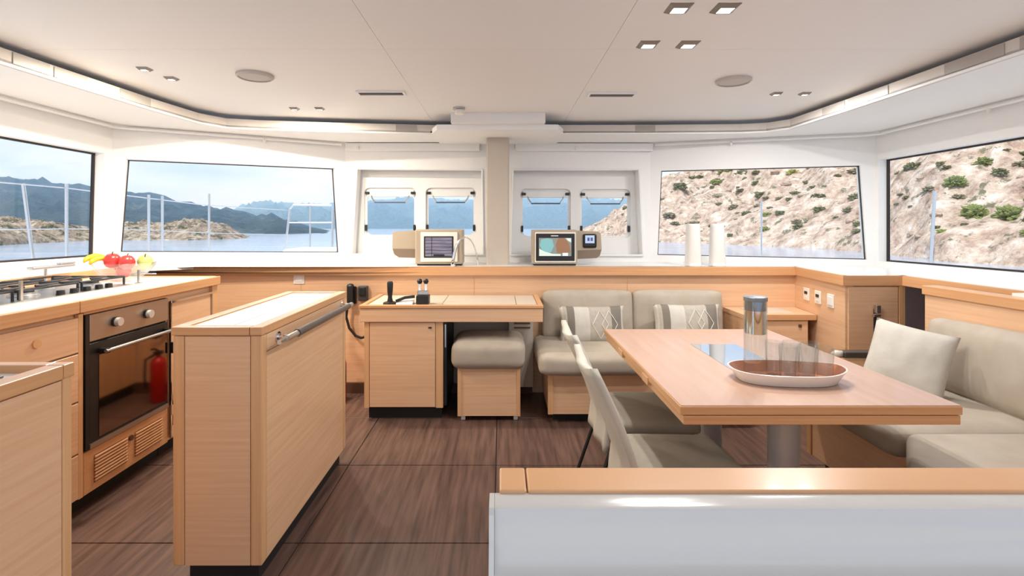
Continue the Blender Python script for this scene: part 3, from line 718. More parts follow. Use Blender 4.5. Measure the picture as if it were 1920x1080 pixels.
# right-hand sofa (U shaped run)
sp = struct('wall_sofa_back', bx(2.45, 2.50, .95, 2.93, 0, .952), wood_h, 'maple back panel behind the long sofa', 'panel')
obj('cap', bx(2.438, 2.535, .95, 2.94, .952, 1.004, bev=.004), edge_h, sp)
rs = thing('long_sofa', 'taupe U-shaped sofa on maple base along the side windows', 'sofa', (2.1, 2.2, 0))
obj('base', MB().prism([(1.73, 2.85), (2.44, 2.85), (2.44, 1.08), (1.08, 1.08), (1.08, 1.36), (1.46, 1.72), (1.73, 2.06)], 'z', .075, .36), wood_h, rs)
obj('base_post', bx(1.722, 1.745, 2.82, 2.856, .075, .36), edge_v, rs)
obj('plinth', MB().prism([(1.79, 2.80), (2.44, 2.80), (2.44, 1.1), (1.14, 1.1), (1.14, 1.34), (1.5, 1.70), (1.79, 2.06)], 'z', 0, .075), dark_m, rs)
obj('seat_cushion', MB().cushion(1.645, 2.43, 2.125, 2.87, .358, .49, r=.045, puff=(.012, .004, .015), seed=11), uph_m, rs)
def polycushion(pts, z0, z1, r):
    m = MB(); m.prism(pts, 'z', z0, z1)
    es = [e for e in m.bm.edges]
    bmesh.ops.bevel(m.bm, geom=es, offset=r, segments=4, affect='EDGES', profile=.5)
    return m.smooth()
obj('corner_cushion', polycushion([(1.69, 2.115), (2.43, 2.115), (2.43, 1.09), (1.0, 1.09), (1.0, 1.40), (1.42, 1.775)], .358, .492, .035), uph_m, rs)
for k, (a, b) in enumerate(((2.02, 2.80), (1.2, 2.015))):
    m = MB().cushion(-.06, .06, a, b, 0, .37, r=.045, puff=(.03, .004, .008), seed=20+k)
    m.xf(Matrix.Translation((2.345, 0, .482)) @ Matrix.Rotation(.16, 4, 'Y'))
    obj('back_cushion', m, uph_m, rs)
ar = obj('arm_panel', bx(1.93, 2.44, 2.875, 2.91, .0, .60), wood_h, rs)
obj('arm_rail', bx(1.94, 2.44, 2.86, 2.925, .60, .635, bev=.006), mat('arm_rail_dark', (62, 54, 50), .4), ar)
obj('arm_end', MB().tube([(1.885, 2.892, .612), (1.91, 2.892, .619), (1.945, 2.892, .619)], [.012, .02, .018], 12).smooth(), mat('arm_end_pale', (206, 196, 184), .35), ar)

# ---- pillows
def pillow_mesh(w, h, t, n=18, pinch=.05):
    m = MB(); g = {}
    for side in (1, -1):
        for i in range(n+1):
            for j in range(n+1):
                u = -1+2*i/n; v = -1+2*j/n
                rim = i in (0, n) or j in (0, n)
                if rim and side == -1: g[(side, i, j)] = g[(1, i, j)]; continue
                x = w/2*u*(1-pinch*(1-v*v)*u*u); z = h/2*v*(1-pinch*(1-u*u)*v*v)
                th = t/2*((1-u*u)*(1-v*v))**.42
                th *= 1+.12*noise.noise(Vector((u*2.2+w*9, v*2.2, side)))
                g[(side, i, j)] = m.bm.verts.new((x, -side*th, z))
    for side in (1, -1):
        for i in range(n):
            for j in range(n):
                q = [g[(side, i, j)], g[(side, i+1, j)], g[(side, i+1, j+1)], g[(side, i, j+1)]]
                m.bm.faces.new(q if side == 1 else q[::-1])
    return m.smooth()
def pillow(name, label, loc, rot, w, h, t, m, bands=False, flip=False, grp=None):
    p = thing(name, label, 'pillow', loc, rot, group=grp)
    pm = pillow_mesh(w, h, t)
    o = obj('cover', pm, m, p, 'local')
    if bands:
        me = o.data
        me.materials.append(band_m); me.materials.append(linen_m)
        for f in me.polygons:
            u = f.center.x/(w/2)
            a = -u if flip else u
            f.material_index = 1 if (-.78 < u < -.50 or .55 < u < .86) else (2 if (-.50 < u < -.12 or abs(u) > .86) else 0)
        for k in (-1, 1):   # stitched lozenges
            pts = [(w*.16+w*.11*math.cos(a), -t*.5-.002, h*.24*math.sin(a)) for a in (0, PI/2, PI, 3*PI/2)]
        lz = MB()
        for cx_, cz_ in ((.10, .0), (.24, 0.0)):
            pts = []
            for i in range(33):
                s = i/32*4; e = int(s) % 4; fr = s-int(s)
                C = [(.12, 0), (0, .36), (-.12, 0), (0, -.36)]
                x = (cx_*2*.5 + C[e][0]*(1-fr)+C[(e+1) % 4][0]*fr)*w; z = (C[e][1]*(1-fr)+C[(e+1) % 4][1]*fr)*h
                u, v = x/(w/2), z/(h/2)
                th = t/2*max(0, (1-u*u)*(1-v*v))**.42
                pts.append((x, -th*1.05-.002, z))
            lz.tube(pts[:-1], .0022, 4, closed=True)
        obj('lozenge_stitching', lz, bezel_m, p, 'local')
    return p
pillow('patterned_pillow', 'striped grey and cream pillow on the bench sofa next to the chart desk', (.68, 3.80, .605), (-.25, 0, .04), .50, .285, .13, patt_m, True, grp='striped pillows on the bench sofa')
pillow('patterned_pillow', 'striped grey and cream pillow on the bench sofa next to the corner cabinet', (1.40, 3.82, .615), (-.22, 0, -.03), .50, .285, .13, patt_m, True, grp='striped pillows on the bench sofa')
pillow('linen_pillow', 'plain pale linen pillow leaning in the corner of the long sofa', (2.075, 2.59, .66), (-.40, .16, -.86), .345, .365, .14, linen_m)

# ================================================================== TABLE + CHAIRS
tb = thing('dining_table', 'maple folding dining table with mirror inlay and steel pedestal', 'table', (1.08, 2.35, 0))
TX0, TX1, TY0, TY1 = .606, 1.562, 1.714, 2.985
obj('upper_leaf', bx(TX0, TX1, TY0, TY1, .708, .738, bev=.003), edge_h, tb)
obj('veneer', bx(TX0+.003, TX1-.003, TY0+.003, TY1-.003, .7375, .7405), table_m, tb)
obj('lower_leaf', bx(TX0+.012, TX1-.004, TY0+.003, TY1-.003, .674, .7055, bev=.003), edge_h, tb)
ii = obj('mirror_inlay', bx(.972, 1.20, 2.10, 2.60, .740, .7422), mirror_m, tb)
for y in (2.13, 2.57): obj('leaf_hinge', bx(TX0-.004, TX0+.02, y-.04, y+.04, .69, .722, bev=.002), edge_v, tb)
ped_m = mat('pedestal_satin', (186, 186, 188), .4, metal=.35)
pd = obj('pedestal', MB().cyl((1.105, 1.985, .0), .057, .63, 'z', 32), ped_m, tb, auto=True)
obj('collar', MB().lathe([(0, .62), (.06, .62), (.075, .65), (.078, .675), (0, .675)], (1.105, 1.985, 0), 28), alu_m, pd, auto=True)
obj('floor_flange', MB().lathe([(0, .0), (.13, .0), (.125, .012), (.06, .02), (0, .02)], (1.105, 1.985, 0), 28), alu_m, pd, auto=True)
obj('under_frame', bx(.8, 1.36, 1.9, 2.8, .655, .674), black_m, tb)
pd2 = obj('rear_pedestal', MB().cyl((1.105, 2.68, .0), .057, .66, 'z', 32), ped_m, tb, auto=True)
# tray
tr = thing('serving_tray', 'oval white tray with copper inside on the dining table', 'tray', (1.112, 2.0, .7405), (0, 0, -.08))
def oval(a, b, z, n=44, e=2.6):
    out = []
    for i in range(n):
        t = 2*PI*i/n; c, s_ = math.cos(t), math.sin(t)
        x = math.copysign(abs(c)**(2/e), c)*a; y = math.copysign(abs(s_)**(2/e), s_)*b
        tip = max(0, x/a)**6*.012
        out.append((x+tip*2, y, z+(tip if z > .02 else 0)))
    return out
def rings(loops, close=True):
    m = MB(); R = [[m.bm.verts.new(p) for p in l] for l in loops]
    for a, b in zip(R, R[1:]):
        for i in range(len(a)): j = (i+1) % len(a); m.bm.faces.new((a[i], a[j], b[j], b[i]))
    m.bm.faces.new(R[0][::-1]); m.bm.faces.new(R[-1])
    bmesh.ops.recalc_face_normals(m.bm, faces=m.bm.faces[:]); return m
obj('shell', rings([oval(.164, .088, 0), oval(.172, .096, .002), oval(.203, .124, .048), oval(.199, .120, .049), oval(.170, .094, .006)]), traywhite_m, tr, 'local', auto=True)
obj('copper_lining', rings([oval(.168, .092, .0065), oval(.197, .118, .0475), oval(.1955, .1165, .0478), oval(.167, .091, .0085)]), copper_m, tr, 'local', auto=True)
# carafe
ca = thing('carafe', 'tall clear glass carafe with grey lid on the tray', 'carafe', (1.018, 2.03, .749))
obj('glass_body', MB().lathe([(0, 0), (.040, 0), (.0435, .004), (.0435, .30), (.0405, .30), (.0405, .008), (0, .007)], (1.018, 2.03, .749), 32), bowl_glass, ca, auto=True)
obj('reflection_band', MB().lathe([(.0375, .17), (.0385, .17), (.0385, .262), (.0375, .262)], (1.018, 2.03, .749), 32), chrome_m, ca, auto=True)  # chrome band put inside to stand for a reflection in the glass
obj('lid', MB().lathe([(0, .262), (.0395, .262), (.0395, .300), (.0445, .301), (.0445, .315), (.04, .318), (0, .318)], (1.018, 2.03, .749), 32), mat('lid_grey', (128, 132, 136), .35, metal=.3), ca, auto=True)
# tumblers
gi = 0
for (x, y) in ((1.10, 2.045), (1.168, 2.04), (1.232, 2.025), (1.115, 1.972), (1.183, 1.965), (1.248, 1.955)):
    t = MB().lathe([(0, 0), (.026, 0), (.028, .003), (.0325, .135), (.031, .135), (.0265, .008), (0, .007)], (0, 0, 0), 24)
    if gi == 0:
        g0 = obj('tumbler', t, bowl_glass, auto=True); o = g0
    else:
        t.bm.free(); o = g0.copy(); COL.objects.link(o)
    o.location = (x, y, .749); gi += 1
    tag(o, 'clear glass tumbler standing on the copper tray', 'glass', 'tumblers on the tray')
# chairs
def slab(fn, nu, nv, th):
    m = MB(); F = [[m.bm.verts.new(fn(i/nu, j/nv, 0)) for j in range(nv+1)] for i in range(nu+1)]
    K = [[m.bm.verts.new(fn(i/nu, j/nv, th)) for j in range(nv+1)] for i in range(nu+1)]
    for i in range(nu):
        for j in range(nv):
            m.bm.faces.new((F[i][j], F[i+1][j], F[i+1][j+1], F[i][j+1])); m.bm.faces.new((K[i][j], K[i][j+1], K[i+1][j+1], K[i+1][j]))
    for i in range(nu):
        m.bm.faces.new((F[i][0], K[i][0], K[i+1][0], F[i+1][0])); m.bm.faces.new((F[i][nv], F[i+1][nv], K[i+1][nv], K[i][nv]))
    for j in range(nv):
        m.bm.faces.new((F[0][j], F[0][j+1], K[0][j+1], K[0][j])); m.bm.faces.new((F[nu][j], K[nu][j], K[nu][j+1], F[nu][j+1]))
    bmesh.ops.recalc_face_normals(m.bm, faces=m.bm.faces[:])
    return m.smooth()
def make_chair(label, loc):
    c = thing('dining_chair', label, 'chair', loc, group='slip-covered dining chairs')
    def back(u, v, k):   # u across, v up
        y = (-.225+.45*u); z = .33+.52*v
        top = -.03*(1-(2*u-1)**2)
        z += top*v**3
        t = max(0, (z-.44)/.43)
        x = -.19 - .165*t**1.25 + .02*(1-(2*u-1)**2)*-1*t
        if z < .44: x = -.19 - .015*math.sin((.44-z)*9)
        x += .007*math.sin(y*34+v*4)*(1-v*.6)
        w = 1-.18*v
        th = k*(.7+.3*math.sin(PI*u))
        return (x-th, y*w, z)
    obj('back_cover', slab(back, 14, 16, .035), cream_m, c, 'local')
    obj('seat', MB().cushion(-.195, .215, -.225, .225, .405, .462, r=.022, puff=(.0, .0, .012), seed=31), seatc_m, c, 'local')
    obj('seat_frame', MB().box(-.18, .19, -.19, .19, .385, .408), black_m, c, 'local')
    for s in (-1, 1):
        obj('leg', MB().tube([(-.17, s*.185, .39), (-.30, s*.2, .0)], .009, 8), black_m, c, 'local')
        obj('leg', MB().tube([(.17, s*.185, .39), (.20, s*.2, .0)], .009, 8), chrome_m, c, 'local')
    return c
ch = make_chair('cream slip-covered dining chair nearer the white partition', (.68, 1.955, 0))
dup(ch, (.69, 2.50, 0), label='cream slip-covered dining chair nearer the bench sofa')

# ---- white partition in front
pt = thing('partition', 'glossy white partition with a honey wood cap', 'partition', (1.5, .98, 0))
pf_ = [(.955, 0), (.955, .846), (.914, .846), (.906, .843), (.902, .836), (.901, .80), (.900, .785), (.897, .772), (.891, .760), (.880, .748), (.866, .740), (.850, .735), (.84, .728), (.836, .715), (.836, 0)]
m = MB().prism(pf_, 'x', -.012, 2.44)
obj('panel', m, gel_m, pt, auto=True)
obj('end_frame', MB().prism([(.955, 0), (.955, .846), (.905, .846), (.895, .838), (.893, .79), (.87, .735), (.83, .72), (.83, 0)], 'x', -.022, -.0125), gel_m, pt)
obj('wood_back', bx(.0, 2.44, .957, 1.06, 0, .80), wood_h, pt)
obj('cap', bx(.05, 2.44, .952, 1.045, .812, .852, bev=.004), edge_h, pt)
obj('cap_end', bx(-.004, .048, .952, 1.045, .812, .852, bev=.004), edge_h, pt)

# ================================================================== CEILING FITTINGS
ZC = 2.21
def downlight(name, label, x, y, s, lit, grp, watts=0, tone=(1, .97, .93)):
    t = thing(name, label, 'downlight', (x, y, ZC), group=grp)
    m = MB(); a, b = s/2, s/2*.62
    for (p0, p1, p2, p3) in (((-a, -a), (a, -a), (b, -b), (-b, -b)), ((a, -a), (a, a), (b, b), (b, -b)), ((a, a), (-a, a), (-b, b), (b, b)), ((-a, a), (-a, -a), (-b, -b), (-b, b))):
        m.bm.faces.new([m.bm.verts.new((q[0], q[1], z)) for q, z in zip((p0, p1, p2, p3), (-.002, -.002, -.014, -.014))])
        m.bm.faces.new([m.bm.verts.new((q[0], q[1], z)) for q, z in zip((p0, p1, p2, p3), (.0, .0, -.006, -.006))])
    bmesh.ops.remove_doubles(m.bm, verts=m.bm.verts[:], dist=1e-5)
    obj('frame', m, mat('lamp_frame', (140, 134, 128), .4, metal=.5), t, 'local')
    obj('lens', MB().box(-b, b, -b, b, -.011, -.006), lens_m, t, 'local')
    if watts:
        ld = bpy.data.lights.new('downlight_lamp', 'AREA'); ld.energy = watts; ld.size = b*2; ld.color = tone; ld.shape = 'SQUARE'
        lo = bpy.data.objects.new('downlight_lamp', ld); COL.objects.link(lo); lo.parent = t; lo.location = (0, 0, -.02)
WATT = 9
for x, y, l in ((.70, 2.0, 'by the skylight side'), (.884, 2.0, ''), (.695, 2.40, ''), (.884, 2.40, '')):
    downlight('square_downlight', 'square steel downlight in the cluster of four over the table', x, y, .092, True, 'downlights over the table', WATT*.5)
for x, y in ((-1.515, 3.71), (-1.33, 3.71)):  # small fittings are unlit; their lamp light is added to brighten the cabin
    downlight('small_downlight', 'small flush downlight of the pair beside the port ceiling vent', x, y, .06, True, 'downlights near the galley window', WATT*1.3, (1, .88, .72))
for x, y in ((1.785, 3.29), (1.97, 3.29)):  # unlit pair as well, lamp light added to fill the cabin
    downlight('small_downlight', 'small flush downlight of the pair above the corner cabinet', x, y, .06, True, 'downlights over the corner cabinet', WATT)
for x, y in ((-1.95, 2.77), (-1.92, 2.95)):  # unlit pair; warm lamp light added to brighten the galley wood
    downlight('small_downlight', 'small flush downlight of the pair above the oven', x, y, .06, True, 'downlights over the galley', WATT*1.5, (1, .88, .72))
for x, y, lab in ((-1.405, 2.89, 'round ceiling speaker above the galley island'), (1.37, 2.99, 'round ceiling speaker above the dining table')):
    t = thing('ceiling_speaker', lab, 'speaker', (x, y, ZC))
    obj('rim', MB().lathe([(.085, 0), (.1, 0), (.1, -.012), (.09, -.02), (.085, -.016)], (x, y, ZC), 36), speaker_m, t, auto=True)
    obj('grille', MB().lathe([(0, -.017), (.086, -.014), (.086, 0), (0, 0)], (x, y, ZC), 36), speaker_m, t, auto=True)
for x, y, lab in ((-.775, 3.27, 'slotted ceiling air vent on the galley side'), (.72, 3.31, 'slotted ceiling air vent on the table side')):
    t = thing('ceiling_vent', lab, 'vent', (x, y, ZC))
    for a in ((-.155, .155, -.045, -.036), (-.155, .155, .036, .045), (-.155, -.142, -.036, .036), (.142, .155, -.036, .036)):
        obj('frame', bx(x+a[0], x+a[1], y+a[2], y+a[3], ZC-.012, ZC+.0), white_m, t)
    obj('backing', bx(x-.142, x+.142, y-.036, y+.036, ZC-.003, ZC+.001), vent_m, t)
    for k in range(4):
        s_ = MB().box(-.142, .142, -.006, .006, -.001, .001).xf(Matrix.Translation((x, y-.027+.018*k, ZC-.007)) @ Matrix.Rotation(.6, 4, 'X'))
        obj('slat', s_, vent_m, t)
t = thing('ceiling_spot', 'small swivel spot on the ceiling before the mast box', 'spotlight', (-.31, 3.70, ZC))
obj('base', MB().cyl((-.31, 3.70, ZC-.012), .045, .012, 'z', 24), alu_m, t)
obj('head', MB().lathe([(0, 0), (.03, 0), (.034, -.03), (.028, -.035), (0, -.03)], (-.305, 3.70, ZC-.014), 20), bezel_m, t, auto=True)
# curtain rail with gliders under the soffit
cr = struct('trim_6', None, None, 'thin white curtain track with small gliders above the windows', 'curtain track', loc=(0, 4.5, 2.05))
rp = [(-2.885, .4, 2.085), (-2.885, 3.76, 2.085), (-2.80, 3.84, 2.085), (-1.45, 4.59, 2.085)]
obj('rail', MB().tube(rp, .012, 6), white_m, cr)
rp2 = [(1.40, 4.61, 2.085), (2.95, 4.13, 2.085), (3.03, 4.05, 2.085), (3.03, .4, 2.085)]
obj('rail', MB().tube(rp2, .012, 6), white_m, cr)
obj('rail', bx(-1.42, -.2, 4.605, 4.632, 2.03, 2.10), white_m, cr); obj('rail', bx(.13, 1.38, 4.615, 4.645, 2.03, 2.10), white_m, cr)
for p in ((-2.0, 4.275, 2.07), (-2.885, 2.9, 2.07), (.68, 4.60, 2.055), (2.0, 4.41, 2.07), (3.025, 3.15, 2.07), (-1.3, 4.595, 2.055)):
    obj('glider', MB().lathe([(0, -.02), (.008, -.018), (.012, 0), (.006, .015), (0, .016)], p, 10), bezel_m, cr)

# ================================================================== OUTSIDE
SEA = -1.85
# sea
sea_m = mat('sea_water', (150, 172, 200), .15, var=(176, 196, 218), scale=(.06, .25, 1), spec=.5, bump=.0)
sea = struct('sea', MB().prism([(-2500, -300), (2500, -300), (2500, 3500), (-2500, 3500)], 'z', SEA-.5, SEA), sea_m, 'calm pale blue sea around the boat', 'sea')
# decks of the boat around the cabin
dkm = mat('deck_white', (226, 226, 224), .5)
def deck(nm, lab, pts, z0=.70, z1=.80): return struct(nm, MB().prism(pts, 'z', z0, z1), dkm, lab, 'deck')
deck('deck_port', 'white side deck outside the galley window', [(-4.2, -4), (-3.06, -4), (-3.06, 4.0), (-3.06, 4.85), (-4.2, 4.85)])
deck('deck_starboard', 'white side deck outside the sofa windows', [(3.16, -4), (4.3, -4), (4.3, 4.85), (3.16, 4.85)])
deck('deck_fore', 'white foredeck ahead of the cabin', [(-4.2, 4.86), (4.3, 4.86), (4.0, 9.5), (-3.9, 9.5)])
deck('deck_cockpit', 'pale cockpit floor behind the cabin', [(-3.05, -4), (3.15, -4), (3.15, -.41), (-3.05, -.41)], -.12, -.02)
struct('roof', bx(-3.3, 3.4, -.5, 5.0, 2.262, 2.33), dkm, 'white cabin roof', 'roof')
# stanchions and bow rail
def rail_post(x, y, ztop, lab, lean=0):
    p = thing('stanchion', lab, 'railing', (x, y, .80))
    obj('tube', MB().tube([(x, y, .80), (x+lean, y, ztop)], .014, 8), alum_rail, p)
    obj('foot', MB().cyl((x, y, .80), .035, .02, 'z', 12), alum_rail, p)
rail_post(-4.05, 4.72, 1.74, 'steel guardrail stanchion standing outside the galley side window')
rail_post(-4.08, 4.45, 1.72, 'leaning steel stanchion outside the galley side window', .12*-1)
rail_post(-4.0, 5.75, 1.70, 'steel stanchion before the rocky headland, first past the galley window')
rail_post(-3.98, 5.95, 1.70, 'steel stanchion before the rocky headland, second past the galley window')
rail_post(-3.95, 6.85, 1.78, 'tall steel stanchion in front of the headland tip')
rail_post(3.9, 7.6, 1.72, 'steel stanchion in front of the hillside water')
rail_post(4.1, 4.85, 1.68, 'steel stanchion outside the sofa side window', .05)
lf = thing('lifeline', 'thin steel guard wire strung along the port rail', 'wire', (-4.05, 2, 1.7))
obj('wire', MB().tube([(-4.07, 0, 1.70), (-4.05, 4.72, 1.70), (-4.0, 5.75, 1.66), (-3.95, 6.85, 1.62), (-3.45, 8.2, 1.60)], .006, 5), alum_rail, lf)
obj('wire', MB().tube([(-4.07, 0, 1.30), (-4.05, 4.72, 1.32), (-4.0, 5.75, 1.30), (-3.95, 6.85, 1.25), (-3.45, 8.2, 1.2)], .005, 5), alum_rail, lf)
bp = thing('bow_rail', 'bent steel bow rail seen through the wide front window', 'railing', (-3.1, 8.2, .8))
obj('frame', MB().tube([(-3.52, 8.2, .80), (-3.42, 8.2, 1.62), (-3.36, 8.2, 1.69), (-2.75, 8.2, 1.68), (-2.73, 8.2, 1.60), (-2.74, 8.2, .80)], .018, 8), alum_rail, bp)
obj('mid_rail', MB().tube([(-3.46, 8.2, 1.40), (-2.735, 8.2, 1.40)], .012, 8), alum_rail, bp)
obj('upright', MB().tube([(-3.1, 8.2, .80), (-3.09, 8.2, 1.69)], .014, 8), alum_rail, bp)
tag(obj('deck_locker', bx(-3.0, -2.25, 6.9, 7.6, .79, 1.03, bev=.05, seg=3), dkm), 'low white locker lid on the foredeck', 'locker')

# terrain: rows of (bearing X/Y, shoreline distance, skyline angle), real relief between shoreline and ridge
def interp(tab, x):
    for (a, p), (b, q) in zip(tab, tab[1:]):
        if a <= x <= b: return p+(q-p)*(x-a)/(b-a)
    return tab[0][1] if x < tab[0][0] else tab[-1][1]
def terrain(name, label, t0, t1, n, m_, shore, sky, depth, rough, power, m, seed, zmin=SEA-.3):
    mb = MB(); V = []
    for i in range(n+1):
        th = t0+(t1-t0)*i/n; d0 = interp(shore, th); dp = interp(depth, th) if isinstance(depth, list) else depth
        zr = 1.35+interp(sky, th)*(d0+dp); row = []
        for j in range(m_+1):
            s = j/m_; d = d0+dp*s; x = th*d
            z = zmin+(zr-zmin)*s**power
            q = Vector((x, d, seed))
            amp = rough*(0 if j == 0 else min(1, s*3+.25))*min(1, max(.05, (zr-zmin)/8))
            z += amp*(noise.fractal(q*.11, 1, 2, 5)*.9 + .5*noise.noise(q*.45) + .35*abs(noise.noise(q*.9))) * (1-.6*s if j == m_ else 1)
            row.append(mb.bm.verts.new((x+rough*.3*noise.noise(q*.3), d, z)))
        V.append(row)
    for i in range(n):
        for j in range(m_): mb.bm.faces.new((V[i][j], V[i+1][j], V[i+1][j+1], V[i][j+1]))
    bmesh.ops.recalc_face_normals(mb.bm, faces=mb.bm.faces[:])
    mb.smooth()
    o = struct(name, mb, m, label, 'land')
    return o, V
def rock_mat(name, cols, sc, sc2, shrub, shrub_amt):
    m = bpy.data.materials.new(name); m.use_nodes = True; nt = m.node_tree; b = nt.nodes['Principled BSDF']; b.inputs['Roughness'].default_value = .9
    b.inputs['Specular IOR Level'].default_value = .15
    tc = nt.nodes.new('ShaderNodeTexCoord')
    def nz(scale, det, rough=.6):
        n = nt.nodes.new('ShaderNodeTexNoise'); n.inputs['Scale'].default_value = scale; n.inputs['Detail'].default_value = det; n.inputs['Roughness'].default_value = rough
        nt.links.new(tc.outputs['Object'], n.inputs['Vector']); return n
    a = nz(sc, 10, .74); r = nt.nodes.new('ShaderNodeValToRGB'); e = r.color_ramp.elements
    e[0].position = .30; e[0].color = lin(cols[0]); e[1].position = .70; e[1].color = lin(cols[-1])
    for k, c in enumerate(cols[1:-1]):
        q = e.new(.30+.4*(k+1)/(len(cols)-1)); q.color = lin(c)
    nt.links.new(a.outputs['Fac'], r.inputs[0])
    s = nz(sc2, 6, .7); r2 = nt.nodes.new('ShaderNodeValToRGB'); r2.color_ramp.elements[0].position = shrub_amt; r2.color_ramp.elements[1].position = shrub_amt+.05
    nt.links.new(s.outputs['Fac'], r2.inputs[0])
    mx = nt.nodes.new('ShaderNodeMix'); mx.data_type = 'RGBA'
    nt.links.new(r2.outputs[0], mx.inputs[0]); nt.links.new(r.outputs[0], mx.inputs[6]); mx.inputs[7].default_value = lin(shrub)
    nt.links.new(mx.outputs[2], b.inputs['Base Color'])
    bp = nt.nodes.new('ShaderNodeBump'); bp.inputs['Strength'].default_value = .9; bp.inputs['Distance'].default_value = .35/sc
    bz_ = nz(sc*1.6, 6, .6); nt.links.new(bz_.outputs['Fac'], bp.inputs['Height']); nt.links.new(bp.outputs[0], b.inputs['Normal'])
    return m
hill_m = rock_mat('dry_rocky_hill', [(104, 88, 78), (182, 156, 138), (216, 196, 178), (240, 234, 226)], .5, .55, (122, 118, 96), .57)
head_m = rock_mat('headland_rock', [(62, 58, 52), (140, 122, 104), (184, 168, 148), (214, 206, 194)], .5, .35, (80, 84, 66), .55)
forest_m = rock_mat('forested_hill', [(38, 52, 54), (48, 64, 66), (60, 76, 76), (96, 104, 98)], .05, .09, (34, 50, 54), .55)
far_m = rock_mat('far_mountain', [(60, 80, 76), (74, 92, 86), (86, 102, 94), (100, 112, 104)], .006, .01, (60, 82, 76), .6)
hill, HV = terrain('hillside', 'dry rocky hillside with low shrubs rising from the water', .10, 2.6, 260, 90,
    [(.10, 150), (.16, 140), (.30, 100), (.5, 80), (.70, 62), (.85, 46), (1.1, 36), (1.6, 26), (2.6, 17)],
    [(.10, -.022), (.14, -.019), (.20, .012), (.255, .045), (.32, .094), (.38, .108), (.5, .16), (.7, .24), (1.0, .34), (1.6, .5), (2.6, .7)],
    [(.10, 25), (.3, 70), (.6, 90), (1.0, 80), (1.6, 60), (2.6, 40)], 3.2, .85, hill_m, 3.0)
terrain('headland', 'low tan rocky headland reaching into the sea', -.80, -.49, 200, 44,
    [(-.80, 108), (-.6, 112), (-.53, 120), (-.49, 128)],
    [(-.80, -.004), (-.74, .008), (-.68, .002), (-.62, .012), (-.58, .006), (-.55, .001), (-.52, -.012), (-.49, -.024)], 26, 3.4, .5, head_m, 9.0)
terrain('near_shore', 'pale rocky shoreline beyond the galley side window', -1.6, -.80, 160, 30,
    [(-1.6, 50), (-1.0, 80), (-.8, 108)], [(-1.6, .01), (-1.0, .016), (-.9, .010), (-.8, -.006)], 30, 2.6, .5, head_m, 14.0)
terrain('forest_hill', 'dark blue forested hill sloping down to the sea', -2.2, -.30, 110, 26,
    [(-2.2, 230), (-.8, 200), (-.30, 190)],
    [(-2.2, .17), (-1.2, .11), (-.99, .097), (-.80, .072), (-.74, .066), (-.64, .046), (-.53, .024), (-.42, .006), (-.36, -.006), (-.30, -.018)], [(-2.2, 260), (-.8, 220), (-.3, 120)], 5, .75, forest_m, 21.0)
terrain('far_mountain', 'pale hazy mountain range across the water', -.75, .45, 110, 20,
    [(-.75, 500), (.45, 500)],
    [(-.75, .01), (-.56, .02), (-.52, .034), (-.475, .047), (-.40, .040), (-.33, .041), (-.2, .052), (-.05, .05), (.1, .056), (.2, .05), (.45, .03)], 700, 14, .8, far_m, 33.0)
# shrubs and boulders on the slope
gm1 = mat('olive_shrub', (92, 96, 66), .9, var=(130, 130, 94), scale=(3, 3, 3)); gm2 = mat('bright_shrub', (132, 142, 78), .9, var=(154, 158, 96), scale=(3, 3, 3)); gm3 = mat('dry_shrub', (128, 122, 98), .9, var=(150, 142, 116), scale=(3, 3, 3))
bm_ = mat('boulder_rock', (150, 128, 112), .9, var=(196, 176, 156), scale=(1.2, 1.2, 1.2))
def blob(seed, flat_, amp, sub=3):
    m = MB(); bmesh.ops.create_icosphere(m.bm, subdivisions=sub, radius=1)
    for v in m.bm.verts:
        n_ = v.co.normalized(); v.co = n_*(1+amp*noise.noise(n_*2.6+Vector((seed*7, 0, 0)))+amp*.6*noise.noise(n_*6+Vector((0, seed*5, 0)))+amp*.35*noise.noise(n_*15+Vector((seed, seed, 0)))); v.co.z *= flat_
    return m
def proto(name, seeds, flat_, amp, m, sub=4):
    out = []
    for s_ in seeds:
        me = bpy.data.meshes.new(name); b = blob(s_, flat_, amp, sub); b.bm.to_mesh(me); b.bm.free(); me.materials.append(m); out.append(me)
    return out
sh1 = proto('shrub', (1, 2, 3), .6, .75, gm1); sh2 = proto('shrub', (4, 5), .6, .75, gm2); sh3 = proto('shrub', (6, 7), .5, .75, gm3); bo = proto('boulder', (8, 9, 10), .7, .5, bm_, 2)
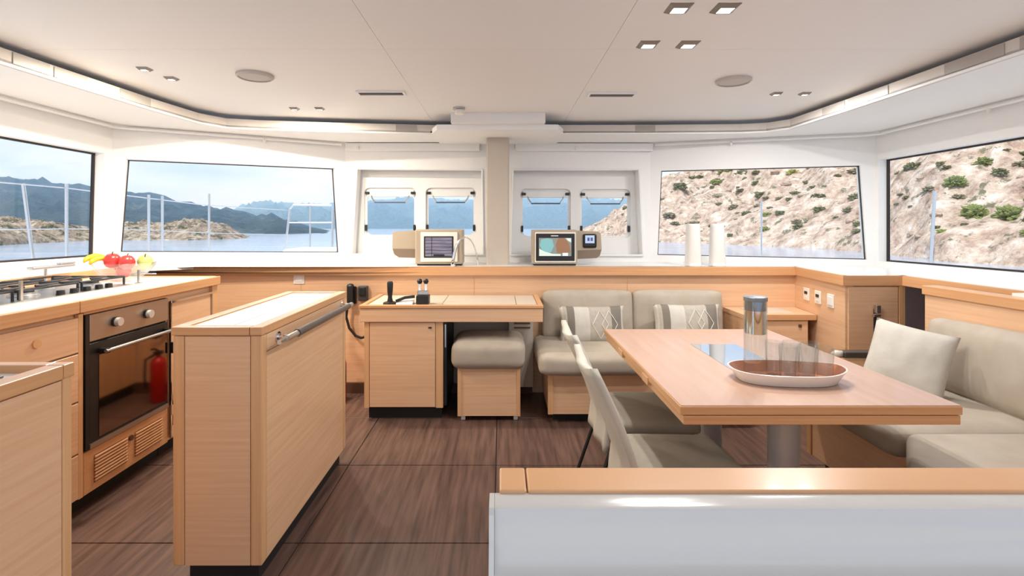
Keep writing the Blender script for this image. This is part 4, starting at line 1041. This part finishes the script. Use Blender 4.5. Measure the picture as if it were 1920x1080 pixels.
def put(kind, me, i, j, size, label, group, cat):
    p = HV[i][j].co if False else HP[i][j]
    o = bpy.data.objects.new(kind, me); COL.objects.link(o); o.location = p; o.scale = (size, size, size*random.uniform(.8, 1.1)); o.rotation_euler = (0, 0, random.uniform(0, 6))
    tag(o, label, cat, group)
HP = []
hv = hill.data.vertices
for i in range(261): HP.append([hv[i*91+j].co.copy() for j in range(91)])
R_ = random.Random(5); taken = []
bs_ = proto('bush', (11, 12, 13), .75, .6, mat('leafy_bush', (104, 116, 66), .9, var=(146, 152, 92), scale=(5, 5, 5)), 5)
for n_, (i, j, sz) in enumerate(((82, 11, .85), (87, 8, .95), (94, 7, 1.05), (89, 17, .8), (102, 9, .9))):
    put('bush', bs_[n_ % 3], i, j, sz, 'large green bush above the shore beyond the sofa window', 'large bushes above the shore', 'bush'); taken.append((HP[i][j], sz))
for k in range(640):
    i = int(R_.triangular(10, 150, 50)); j = R_.randint(4, 70); p = HP[i][j]
    r = R_.random(); sz = p.length*.0068*R_.uniform(.45, 1.6)
    if any((p-q).length < 1.5*(sz+t_) for q, t_ in taken): continue
    taken.append((p, sz))
    if r < .38: put('shrub', R_.choice(sh1), i, j, sz, 'olive green shrub growing on the dry hillside', 'olive shrubs on the hillside', 'shrub')
    elif r < .46: put('shrub', R_.choice(sh2), i, j, sz*1.2, 'bright green shrub growing on the dry hillside', 'bright shrubs on the hillside', 'shrub')
    elif r < .68: put('shrub', R_.choice(sh3), i, j, sz*.9, 'dry greyish shrub growing on the dry hillside', 'dry shrubs on the hillside', 'shrub')
    else: put('boulder', R_.choice(bo), i, j, sz*.8, 'pale weathered boulder lying on the hillside', 'boulders on the hillside', 'boulder')
# sea haze over the far shore
hz = bpy.data.materials.new('sea_haze'); hz.use_nodes = True; hn = hz.node_tree; hn.nodes.clear()
ho = hn.nodes.new('ShaderNodeOutputMaterial'); hs_ = hn.nodes.new('ShaderNodeVolumeScatter')
hs_.inputs['Color'].default_value = (.42, .68, 1, 1); hs_.inputs['Density'].default_value = .0014
hn.links.new(hs_.outputs[0], ho.inputs['Volume'])
hzo = struct('sea_haze', bx(-1200, 420, 140, 1600, SEA+.05, 75), hz, 'pale blue haze over the far shore', 'haze')
